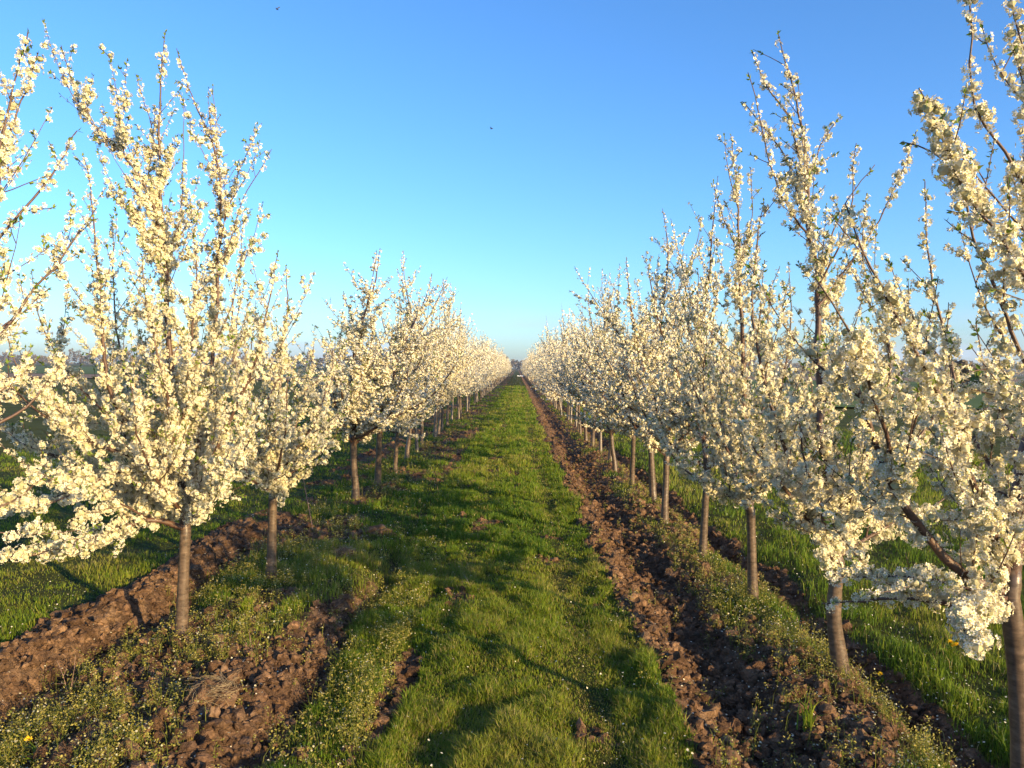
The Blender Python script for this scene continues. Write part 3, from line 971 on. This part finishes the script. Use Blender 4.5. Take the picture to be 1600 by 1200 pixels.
x, y = ground_px(1175, 940)
DR3 = y
R3 = [
    dict(p=[(1172, 800, DR3), (1168, 700, DR3), (1164, 580, DR3), (1156, 420, DR3), (1152, 300, DR3), (1136, 205, DR3)], r0=.028, c0=.034, c1=.0135),
    dict(p=[(1154, 400, DR3), (1125, 330, DR3), (1112, 285, DR3)], r0=.005, c0=.022, c1=.0125, lv=2),
    dict(p=[(1156, 420, DR3), (1180, 340, DR3), (1178, 265, DR3)], r0=.005, c0=.022, c1=.0125, lv=2),
    dict(p=[(1172, 790, DR3), (1130, 700, DR3 - .2), (1085, 620, DR3 - .3), (1060, 540, DR3 - .3)], r0=.015, c0=.046, c1=.018),
    dict(p=[(1172, 780, DR3), (1200, 740, DR3 - .4), (1215, 690, DR3 - .6), (1210, 600, DR3 - .7)], r0=.014, c0=.046, c1=.02),
    dict(p=[(1172, 790, DR3), (1110, 760, DR3 - .05), (1060, 720, DR3), (1020, 650, DR3)], r0=.013, c0=.046, c1=.02),
    dict(p=[(1170, 760, DR3), (1210, 640, DR3), (1230, 520, DR3), (1225, 400, DR3)], r0=.014, c0=.046, c1=.016),
    dict(p=[(1170, 780, DR3), (1120, 660, DR3 + .3), (1090, 520, DR3 + .4), (1085, 420, DR3 + .45)], r0=.014, c0=.034, c1=.015),
    dict(p=[(1172, 790, DR3), (1240, 700, DR3 + .3), (1290, 620, DR3 + .5), (1310, 500, DR3 + .5)], r0=.014, c0=.034, c1=.016),
]
hand_tree('plum_tree', 23, (x, y), [(1176, 920, DR3), (1173, 798, DR3)], R3, .034,
          'white blossoming plum tree with a straight grey trunk, third from the front on the right', lod=0)

# ---- the rest of both rows
rngT = np.random.default_rng(5)
PROTO = {1: [], 2: []}
for lod, cnt in ((1, 6), (2, 7)):
    for k in range(cnt):
        r_ = np.random.default_rng(100 * lod + k)
        tr, B = skeleton(r_, r_.uniform(2.55, 3.15), r_.uniform(.90, 1.10), 9 if lod == 1 else 8, r_.uniform(.66, .78), lod)
        B = B + fill(B, r_, lod)
        root = make_tree('plum_tree', r_, tr, B, lod, (0, 0, 0), .035)
        PROTO[lod].append([root, [c for c in COL.objects if c.parent == root], False])
ORD = ['first', 'second', 'third', 'fourth', 'fifth', 'sixth', 'seventh', 'eighth', 'ninth', 'tenth', 'eleventh', 'twelfth',
       'thirteenth', 'fourteenth', 'fifteenth', 'sixteenth', 'seventeenth', 'eighteenth', 'nineteenth', 'twentieth']


def place(lod, k, loc, rz, sc, label):
    root, kids, used = PROTO[lod][k]
    if not used:
        o = root
        PROTO[lod][k][2] = True
    else:
        o = root.copy()
        COL.objects.link(o)
        for c in kids:
            d = c.copy()
            COL.objects.link(d)
            d.parent = o
    o.location = loc
    o.rotation_euler = (rngT.normal() * .035, rngT.normal() * .035, rz)
    o.scale = (sc[0], sc[0], sc[1])
    return tag(o, label, 'tree', GRP)


def row(side, xs, ys, first_no):
    last = [-1, -1]
    for n, (xx, yy) in enumerate(zip(xs, ys)):
        lod = 1 if yy < 19 else 2
        pool = len(PROTO[lod])
        k = int(rngT.integers(pool))
        while k in last:
            k = int(rngT.integers(pool))
        last = [last[1], k]
        no = first_no + n
        s = rngT.uniform(.92, 1.18) * (1.34 if side == 'left' and no == 3 else 1.12 if side == 'left' and no == 4 else 1.0)
        tall = (.80 if side == 'left' and no == 3 else .88 if side == 'left' and no == 4 else 1) * rngT.uniform(.84, 1.10) * (1.12 if side == 'right' and no < 8 else 1)
        if no <= 16:
            lab = f'{ORD[no - 1]} white blossoming plum tree along the {side} row, counted from the front'
        elif yy < 60:
            lab = f'one of the middle-distance plum trees where {side} row crowns merge into blossom'
        else:
            lab = f'one of the tiny far plum trees in the pale blossom band ending the {side} row'
        place(lod, k, (xx, yy, h1(xx, yy)), rngT.random() * 6.28, (s, s * tall), lab)


ys = []
yy = 6.83
while yy < 150:
    ys.append(yy + rngT.normal() * .07)
    yy += 1.36
row('right', [1.60 + rngT.normal() * .04 for _ in ys], ys, 4)
ys = [ground_px(560, 783)[1], ground_px(599, 762)[1], ground_px(625, 738)[1], ground_px(647, 720)[1]]
yy = ys[-1] + 1.36
while yy < 150:
    ys.append(yy + rngT.normal() * .07)
    yy += 1.36
row('left', [-1.86 + rngT.normal() * .04 for _ in ys], ys, 3)

for _l in PROTO.values():
    for _r, _k, _used in _l:
        if not _used:
            for _o in _k + [_r]:
                bpy.data.objects.remove(_o, do_unlink=True)

# ------------------------------------------------------------------ clods, grass, weeds
def frustum(x, y, margin=0.6):
    return (np.abs(x) < 0.70 * y + margin) & (y > 2.2)


def scatter_clods():
    rng = np.random.default_rng(77)
    mb = MB()
    for sub, n, smin, smax, ymax in ((2, 2600, .016, .050, 11), (1, 26000, .004, .020, 16), (1, 6000, .016, .040, 45)):
        V, F = ico(sub)
        yy = 2.3 * (ymax / 2.3) ** rng.random(n * 3)
        xx = rng.uniform(-3.0, 2.3, n * 3)
        s = soil_mask(xx, yy)
        ok = (s > .55) & (rng.random(n * 3) < s) & frustum(xx, yy)
        xx, yy = xx[ok][:n], yy[ok][:n]
        m = len(xx)
        P = np.stack((xx, yy, height(xx, yy)), axis=-1)
        sc = smin * (smax / smin) ** (rng.random(m) ** 1.6)
        P[:, 2] += sc * .15
        ph = rng.random((m, 3)) * 6.28
        fr = rng.uniform(1.6, 3.2, (m, 3))
        W = V[None] * np.stack((rng.uniform(.8, 1.3, m), rng.uniform(.7, 1.1, m), rng.uniform(.5, .85, m)), axis=-1)[:, None, :]
        bumpy = np.sin(V[None, :, 0] * fr[:, 0:1] * 1.7 + ph[:, 0:1]) * np.sin(V[None, :, 1] * fr[:, 1:2] * 1.9 + ph[:, 1:2]) + \
            .6 * np.sin(V[None, :, 2] * fr[:, 2:3] * 2.7 + ph[:, 2:3])
        W = W * (1 + .22 * bumpy + rng.normal(size=(m, len(V))) * (.09 if sub == 2 else .17))[..., None]
        R = frames(np.array((0, 0, 1.0)) + rng.normal(size=(m, 3)) * .5, rng)
        W = np.einsum('nij,nkj->nki', R, W) * sc[:, None, None] + P[:, None, :]
        I = (F.ravel()[None] + (np.arange(m) * len(V))[:, None]).ravel()
        mb.add(W.reshape(-1, 3), np.full(len(F) * m, 3), I, np.repeat(rng.random(m), len(V)))
    o = mb.build('soil_clods', M_SOIL)
    tag(o, 'loose brown clods of dry earth along the furrows beside the tree rows', 'soil', kind='stuff')


scatter_clods()


def blades(mb, P, hgt, wid, tint, rng, lean=.45):
    n = len(P)
    az = rng.random(n) * 6.283
    ln = np.abs(rng.normal(size=n)) * lean + .08
    d = np.stack((np.cos(az), np.sin(az), np.zeros(n)), axis=-1)
    s = np.stack((-np.sin(az), np.cos(az), np.zeros(n)), axis=-1)
    tw = rng.random(n) * 6.283
    s = s * np.cos(tw)[:, None] + d * np.sin(tw)[:, None]
    up = np.array((0, 0, 1.0))
    mid = P + (up * .58 + d * (ln * .3)[:, None]) * hgt[:, None]
    tip = P + (up * (1.0 - .28 * ln)[:, None] + d * ln[:, None]) * hgt[:, None]
    hw = s * (wid * .5)[:, None]
    V = np.stack((P - hw, P + hw, mid + hw * .8, mid - hw * .8, tip), axis=1)
    I = (np.array([0, 1, 2, 3, 3, 2, 4])[None] + (np.arange(n) * 5)[:, None]).ravel()
    mb.add(V.reshape(-1, 3), np.tile([4, 3], n), I, np.repeat(tint, 5))


def scatter_grass():
    rng = np.random.default_rng(99)
    mb = MB()

    def zone(n, xa, xb, ya, yb, hmin, hmax, dens_fn, fieldlike=False):
        # depth drawn so that density falls off with distance squared
        u = rng.random(n)
        yy = 1 / (1 / ya + (1 / yb - 1 / ya) * u)
        xx = rng.uniform(xa, xb, n)
        ok = frustum(xx, yy, .8)
        xx, yy = xx[ok], yy[ok]
        p = dens_fn(xx, yy)
        ok = rng.random(len(xx)) < p
        xx, yy = xx[ok], yy[ok]
        tuft = fbm(xx * 5.5, yy * 4.5, 131, 3)
        patch = fbm(xx * 1.1, yy * .8, 141, 3)
        P = np.stack((xx, yy, height(xx, yy) - .006), axis=-1)
        k = np.maximum(1, yy / 5.0)
        hgt = (hmin + (hmax - hmin) * sstep(.32, .72, tuft) ** 1.5) * rng.uniform(.55, 1.2, len(xx)) * k ** .18
        wid = .0036 * rng.uniform(.7, 1.4, len(xx)) * k ** .85
        tint = np.clip(.42 + .24 * (xx < -2.4) * (yy < 8) + (patch - .5) * 1.3 + rng.normal(size=len(xx)) * .2, 0, .86)
        track = np.exp(-((warp(xx, yy) - .36) / .09) ** 2) + .7 * np.exp(-((warp(xx, yy) + .40) / .09) ** 2)
        hgt = hgt * (1 - .5 * track)
        dry = rng.random(len(xx)) < .05 + .22 * track + .16 * sstep(.45, .7, patch)
        tint = np.where(dry, rng.uniform(.88, 1, len(xx)), tint)
        blades(mb, P, hgt, wid, tint, rng)

    def lane_d(x, y):
        s = soil_mask(x, y)
        return np.clip(1 - s * 1.35, 0, 1) * (.45 + .55 * sstep(.30, .50, fbm(x * 5.5, y * 4.5, 131, 3))) * (1 - .5 * sstep(.12, .3, warp(x, y)) * (1 - sstep(.42, .55, warp(x, y))) * sstep(.4, .6, fbm(x * 1.5, y * .9, 171, 3)))

    zone(420000, -.95, .85, 2.3, 70, .030, .082, lane_d)
    zone(190000, -2.4, -.5, 2.3, 70, .030, .085, lane_d)
    zone(50000, .6, 2.1, 2.3, 70, .025, .070, lane_d)
    zone(330000, -9, -2.1, 2.6, 70, .022, .058, lane_d)
    zone(220000, 1.9, 9, 2.6, 70, .035, .10, lane_d)
    o = mb.build('grass', M_GRASS)
    tag(o, 'short green spring grass covering the lane and the fields', 'grass', kind='stuff')


scatter_grass()


def scatter_weeds():
    rng = np.random.default_rng(123)
    mb = MB()
    n = 60000
    yy = 1 / (1 / 2.4 + (1 / 30 - 1 / 2.4) * rng.random(n))
    xx = rng.uniform(-2.4, 2.1, n)
    z1 = ((xx > -1.02) & (xx < -.6)) * (1 - .85 * sstep(4.2, 8.5, yy)) * .75
    z2 = ((xx > -2.25) & (xx < -1.5)) * .68
    z3 = ((xx > 1.28) & (xx < 1.85)) * .48
    z4 = ((xx > -1.6) & (xx < -1.0)) * .16 + ((xx > -2.75) & (xx < -2.25)) * .10 + ((xx > .6) & (xx < 1.28)) * .05
    p = (z1 + z2 + z3 + z4) * (.12 + .88 * sstep(.38, .62, fbm(xx * 3.4, yy * 2.6, 151, 4))) * .8
    ok = (rng.random(n) < p) & frustum(xx, yy)
    xx, yy = xx[ok], yy[ok]
    n = len(xx)
    P = np.stack((xx, yy, height(xx, yy) - .005), axis=-1)
    k = np.maximum(1, yy / 5.0) ** .5
    H = .03 + .13 * rng.random(n) ** 2.0
    # stems
    for q in range(2):
        blades(mb, P + rng.normal(size=P.shape) * np.array((.01, .01, 0)), H * rng.uniform(.8, 1.1, n), .0028 * k, rng.uniform(.3, .7, n), rng, .28)
    # leaves up the stem and a head of tiny flowers
    L = (np.array([(0, 0, 0), (.24, .5, .04), (0, 1.0, -.08), (-.24, .5, .04)]), [4], [0, 1, 2, 3])
    lean = rng.normal(size=(n, 2)) * .12
    for q in range(13):
        f = rng.uniform(.05, 1.0, n)
        Q = P + np.stack((lean[:, 0] * H * f, lean[:, 1] * H * f, H * f), axis=-1) + rng.normal(size=P.shape) * np.array((.012, .012, .003))
        D = norm(np.stack((rng.normal(size=n), rng.normal(size=n), rng.uniform(.1, .9, n)), axis=-1))
        A = norm(np.cross(D, rng.normal(size=D.shape)))
        F = np.stack((A, D, np.cross(A, D)), axis=-1)
        instances(mb, L[0], L[1], L[2], Q, F, rng.uniform(.006, .017, n) * k, np.clip(rng.normal(.55, .22, n) + .25 * f, 0, .93))
    for q in range(5):
        Q = P + np.stack((lean[:, 0] * H, lean[:, 1] * H, H * rng.uniform(.9, 1.06, n)), axis=-1) + rng.normal(size=P.shape) * .007
        F = frames(np.array((0, 0, 1.0)) + rng.normal(size=(n, 3)) * .5, rng)
        instances(mb, FL_C[0], FL_C[1], FL_C[2], Q, F, rng.uniform(.0025, .0045, n) * k, np.clip(rng.normal(.90, .06, n), .7, 1))
    o = mb.build('weeds', M_WEED)
    tag(o, 'yellow-green flowering weeds growing along the strips under the trees', 'weeds', kind='stuff')


scatter_weeds()


def fallen_petals():
    rng = np.random.default_rng(321)
    mb = MB()
    n = 9000
    yy = 1 / (1 / 2.4 + (1 / 18 - 1 / 2.4) * rng.random(n))
    xx = np.where(rng.random(n) < .5, rng.normal(1.5, .5, n), rng.normal(-1.7, .65, n))
    P = np.stack((xx, yy, height(xx, yy) + .006 + .045 * rng.random(n) * (soil_mask(xx, yy) < .35)), axis=-1)
    F = frames(np.array((0, 0, 1.0)) + rng.normal(size=(n, 3)) * .35, rng)
    instances(mb, FL_C[0], FL_C[1], FL_C[2], P, F, rng.uniform(.003, .0055, n), rng.random(n) * .9)
    o = mb.build('fallen_petals', M_PETAL)
    tag(o, 'tiny white petals fallen on the soil beneath the trees', 'petals', kind='stuff')


fallen_petals()

# ------------------------------------------------------------------ single small things on the ground
def big_clod(u, v, r, label, seed, flat=.6, roots=False):
    rng = np.random.default_rng(seed)
    cx, cy = ground_px(u, v)
    V, F = ico(4)
    S = V * np.array((1.15, .95, flat))
    a = V * 2.3 + rng.random(3) * 40
    n1 = fbm(a[:, 0] + a[:, 2] * .7, a[:, 1] - a[:, 2] * .6, seed, 4)
    w, vv = worley(a[:, 0] * 1.5 + a[:, 2], a[:, 1] * 1.5 - a[:, 2], seed)
    S = S * (1 + (n1 - .5) * .9 - w * .25)[:, None] * r
    root = empty('soil_clod', (cx, cy, h1(cx, cy) + r * flat * .3), rng.random() * 6)
    build('clod_body', S, np.full(len(F), 3), F.ravel(), M_SOIL, root, False, {'tint': np.full(len(S), .6)})
    if roots:
        mb = MB()
        for k in range(150):
            th = rng.random() * 6.28
            ph = rng.uniform(.2, 1.3)
            p0 = np.array((math.cos(th) * math.cos(ph) * 1.1, math.sin(th) * math.cos(ph) * .95, math.sin(ph) * flat)) * r * .95
            tube(mb, curve(p0, np.array((-math.sin(th), math.cos(th), .25 + rng.normal() * .3)), rng.uniform(.04, .13), -5, rng, .18, 6), .0011, .0006, 3)
        mb.build('dry_roots', M_STRAW, root)
    return tag(root, label, 'clod', 'larger clods of earth lying in the furrows')


big_clod(335, 1115, .115, 'large sod clump matted with dry roots at the bottom left', 401, .65, True)
big_clod(1141, 1078, .055, 'pale angular clod alone in the dark right furrow', 402, .75)
big_clod(1165, 1100, .040, 'smaller clod just below the pale angular one in the right furrow', 403, .8)
big_clod(595, 838, .13, 'mound of brown earth left of the lane beyond the second tree', 404, .5)
big_clod(540, 880, .10, 'crusty clod with dry roots on the left edge of the grass lane', 405, .55, True)
big_clod(300, 895, .09, 'reddish sunlit clod between the two nearest left trunks', 406, .55)
big_clod(155, 1160, .10, 'sunlit clod in the bottom left corner beside green grass', 407, .5)


def twiggy(name, u, v, sticks, label, cat, mat, seed, r=.003):
    rng = np.random.default_rng(seed)
    cx, cy = ground_px(u, v)
    root = empty(name, (cx, cy, h1(cx, cy)))
    mb = MB()
    for (dx, dy, dz) in sticks:
        P = smooth_line([(0, 0, -.02), (dx * .5 + rng.normal() * .01, dy * .5, dz * .55), (dx, dy, dz)], .03)
        tube(mb, P, r, r * .4, 5)
        for k in range(3):
            t = rng.uniform(.4, .9)
            p = P[int(t * (len(P) - 1))]
            tube(mb, curve(p, np.array((dx, dy, dz)) + rng.normal(size=3) * .15, .05, .5, rng, .05), r * .5, r * .25, 4)
    mb.build('stem', mat, root, True)
    return tag(root, label, cat)


M_DEAD = flat_mat('dead_wood', (.16, .10, .08), (.26, .17, .13), 40, .8)
twiggy('sapling', 490, 832, [(-.13, 0, .66)], 'thin bare reddish sapling stem standing beyond the second left tree', 'sapling', M_DEAD, 501, .007)
twiggy('dead_twig', 108, 1078, [(-.06, 0, .17), (.02, .02, .19)], 'forked dead twig standing up in the left furrow', 'twig', M_DEAD, 502)
twiggy('dead_twig', 395, 1048, [(-.03, .02, .16)], 'single dry stalk among the weeds right of the nearest left trunk', 'twig', M_DEAD, 503, .002)
twiggy('dead_twig', 740, 925, [(-.09, .12, .10)], 'dry straw stalk leaning in the grass of the lane', 'stalk', M_STRAW, 504, .003)
twiggy('dead_twig', 60, 1125, [(-.02, 0, .10)], 'short dry stalk at the left edge beside the furrow', 'stalk', M_DEAD, 505, .002)


def tuft(u, v, n, h0, h1_, label, seed):
    rng = np.random.default_rng(seed)
    cx, cy = ground_px(u, v)
    mb = MB()
    P = np.zeros((n, 3)) + rng.normal(size=(n, 3)) * np.array((.016, .016, 0))
    blades(mb, P, rng.uniform(h0, h1_, n), rng.uniform(.005, .009, n), rng.uniform(.4, .85, n), rng, .35)
    o = mb.build('grass_tuft', M_GRASS)
    o.location = (cx, cy, h1(cx, cy) - .01)
    return tag(o, label, 'grass tuft', 'single tall tufts of grass on the soil')


tuft(1262, 1150, 22, .10, .22, 'tall blade tuft on the dark soil before the thick curved right trunk', 601)
tuft(385, 965, 120, .07, .15, 'dense bright green tuft between the two nearest left trunks', 602)
tuft(560, 1000, 60, .06, .12, 'loose green tuft on the left edge of the lane', 603)

M_YELLOW = flat_mat('dandelion_yellow', (.75, .50, .02), (.85, .62, .04), 300, .7)


def dandelion(u, v, label, seed, nh=1):
    rng = np.random.default_rng(seed)
    cx, cy = ground_px(u, v)
    root = empty('dandelion', (cx, cy, h1(cx, cy)))
    lm = MB()
    blades(lm, np.zeros((9, 3)), rng.uniform(.05, .09, 9), np.full(9, .012), rng.uniform(.2, .5, 9), rng, 1.3)
    lm.build('leaves', M_GRASS, root)
    for k in range(nh):
        top = np.array((rng.normal() * .035, rng.normal() * .02, rng.uniform(.05, .085)))
        sm = MB()
        tube(sm, smooth_line([(0, 0, 0), top * .6 + np.array((.004, 0, 0)), top], .02), .0018, .0014, 5)
        sm.build('stem', M_GRASS, root, True)
        hm = MB()
        n = 60
        d = norm(np.stack((rng.normal(size=n), rng.normal(size=n), np.abs(rng.normal(size=n)) * .6 + .1), axis=-1))
        A = norm(np.cross(d, rng.normal(size=d.shape)))
        F = np.stack((A, d, np.cross(A, d)), axis=-1)
        instances(hm, LEAF[0], LEAF[1], LEAF[2], np.repeat(top[None], n, 0), F, rng.uniform(.014, .019, n), .5)
        hm.build('flower_head', M_YELLOW, root)
    return tag(root, label, 'flower', 'yellow dandelions in the grass')


dandelion(62, 1192, 'single yellow dandelion at the bottom left corner', 701)
dandelion(1484, 1030, 'cluster of yellow dandelion heads below the low right branch', 702, 4)
dandelion(1378, 1052, 'small yellow dandelion in the grass right of the curved trunk', 703)

# ------------------------------------------------------------------ far things
def woodland():
    rng = np.random.default_rng(808)
    mb = MB()
    n = 42000
    az = rng.uniform(-.75, .75, n)
    tr = np.floor(az * 260)
    hh = 5.5 + 7.5 * _h(tr.astype(np.int64), tr.astype(np.int64) * 0, 3) ** 1.4 + 2.5 * vnoise(az * 40, az * 0, 4)
    D = 720 + 40 * _h(tr.astype(np.int64), tr.astype(np.int64) * 0 + 5, 9) + rng.normal(size=n) * 6
    z = hh * rng.random(n) ** .8
    P = np.stack((np.tan(az) * D, D, z + .2), axis=-1)
    F = frames(rng.normal(size=(n, 3)), rng)
    tint = np.clip(.3 + .35 * _h(tr.astype(np.int64), tr.astype(np.int64) * 0 + 7, 5) + rng.normal(size=n) * .12, 0, 1)
    instances(mb, FL_C[0], FL_C[1], FL_C[2], P, F, rng.uniform(.35, .9, n), tint)
    o = mb.build('far_woodland', M_FIELDTREE)
    tag(o, 'hazy brown line of leafless trees along the horizon', 'woodland', kind='stuff')


woodland()


def field_bush(name, u, d, r, h, seed, label, mat, tint):
    rng = np.random.default_rng(seed)
    b = px(u, 590, d)
    root = empty(name, (b[0], b[1], .05))
    mb, tm = MB(), MB()
    n = 900
    q = norm(rng.normal(size=(n, 3))) * rng.uniform(.45, 1, n)[:, None] ** .5
    q = q * np.array((r, r, h * .5)) * (1 + .35 * (fbm(q[:, 0] * 2 + 5, q[:, 2] * 2, seed, 2) - .5))[:, None] + np.array((0, 0, h * .55))
    instances(mb, FL_C[0], FL_C[1], FL_C[2], q, frames(rng.normal(size=(n, 3)), rng), rng.uniform(.08, .2, n) * r * .8, np.clip(tint + rng.normal(size=n) * .15, 0, 1))
    for k in range(4):
        tube(tm, curve((0, 0, -.1), (rng.normal() * .4, rng.normal() * .4, 1), h * .7, .2, rng, .1), .05 * r, .01 * r, 5)
    tm.build('trunk', M_TWIG, root)
    mb.build('crown', mat, root)
    return tag(root, label, 'bush')


field_bush('field_bush', 1546, 60, 1.3, 1.7, 901, 'small green bush in the field at the far right', M_LEAF, .1)
field_bush('bare_bush', 1500, 95, 2.0, 2.8, 902, 'leafless brown bush in the field left of the small green one', M_FIELDTREE, .4)

# low white plastic tunnel across the end of the lane
M_SHEET = flat_mat('white_plastic', (.72, .72, .70), (.82, .82, .80), 3, .5)
mb = MB()
c = px(813, 584, 156)
aa = np.linspace(0, math.pi, 9)
xs = np.linspace(-.6, .6, 8)
V = np.array([(xx, math.cos(a) * .4, math.sin(a) * (.13 + .05 * math.sin(k * 2.1))) for k, xx in enumerate(xs) for a in aa])
i = np.arange(72).reshape(8, 9)
qd = np.stack((i[:-1, :-1], i[:-1, 1:], i[1:, 1:], i[1:, :-1]), axis=-1).reshape(-1, 4)
mb.add(V, np.concatenate((np.full(len(qd), 4), [9, 9])), np.concatenate((qd.ravel(), i[0], i[-1][::-1])))
o = mb.build('white_sheet', M_SHEET, None, True)
o.location = (c[0], 156, .0)
tag(o, 'small low white cover lying across the far end of the lane', 'cover')

# two small insects in the air over the lane
M_INSECT = flat_mat('insect', (.02, .018, .015), (.05, .04, .03), 200, .6)
M_WING = flat_mat('insect_wing', (.25, .25, .26), (.35, .35, .36), 200, .3)


def insect(u, v, d, label, seed):
    p = px(u, v, d)
    root = empty('flying_insect', p, seed * 1.3)
    V, F = ico(2)
    t = V[:, 0]
    W = V * np.array((.008, .0032, .003)) * (1 + .35 * np.cos(t * 6))[:, None]
    build('body', W, np.full(len(F), 3), F.ravel(), M_INSECT, root, True)
    for s in (-1, 1):
        Wn = np.array([(.002, s * .002, .002), (.004, s * .010, .006), (-.002, s * .013, .007), (-.005, s * .008, .004)])
        th = Wn + np.array((0, 0, .0003))
        build('wing', np.vstack((Wn, th)), [4, 4], [0, 1, 2, 3, 7, 6, 5, 4], M_WING, root)
    return tag(root, label, 'insect', 'insects flying over the lane')


insect(433, 14, 3.2, 'tiny dark insect high against the sky at the upper left', 1)
insect(768, 201, 4.5, 'tiny insect speck in the open sky above the lane', 2)

# ------------------------------------------------------------------ evening air over the fields
def haze():
    a, z0, z1 = 16000.0, -2.5, 16.0
    V = np.array([(x, y, z) for z in (z0, z1) for y in (-a, a) for x in (-a, a)])
    Fq = [0, 2, 3, 1, 4, 5, 7, 6, 0, 1, 5, 4, 2, 6, 7, 3, 0, 4, 6, 2, 1, 3, 7, 5]
    m, t, out = new_mat('haze')
    v = nd(t, 'ShaderNodeVolumePrincipled', Density=0.00027)
    v.inputs['Color'].default_value = (.80, .87, .98, 1)
    v.inputs['Anisotropy'].default_value = 0.2
    t.links.new(v.outputs[0], out.inputs['Volume'])
    o = build('haze', V, [4] * 6, Fq, m)
    tag(o, 'thin pale evening haze lying over the fields toward the horizon', 'haze', kind='stuff')


haze()
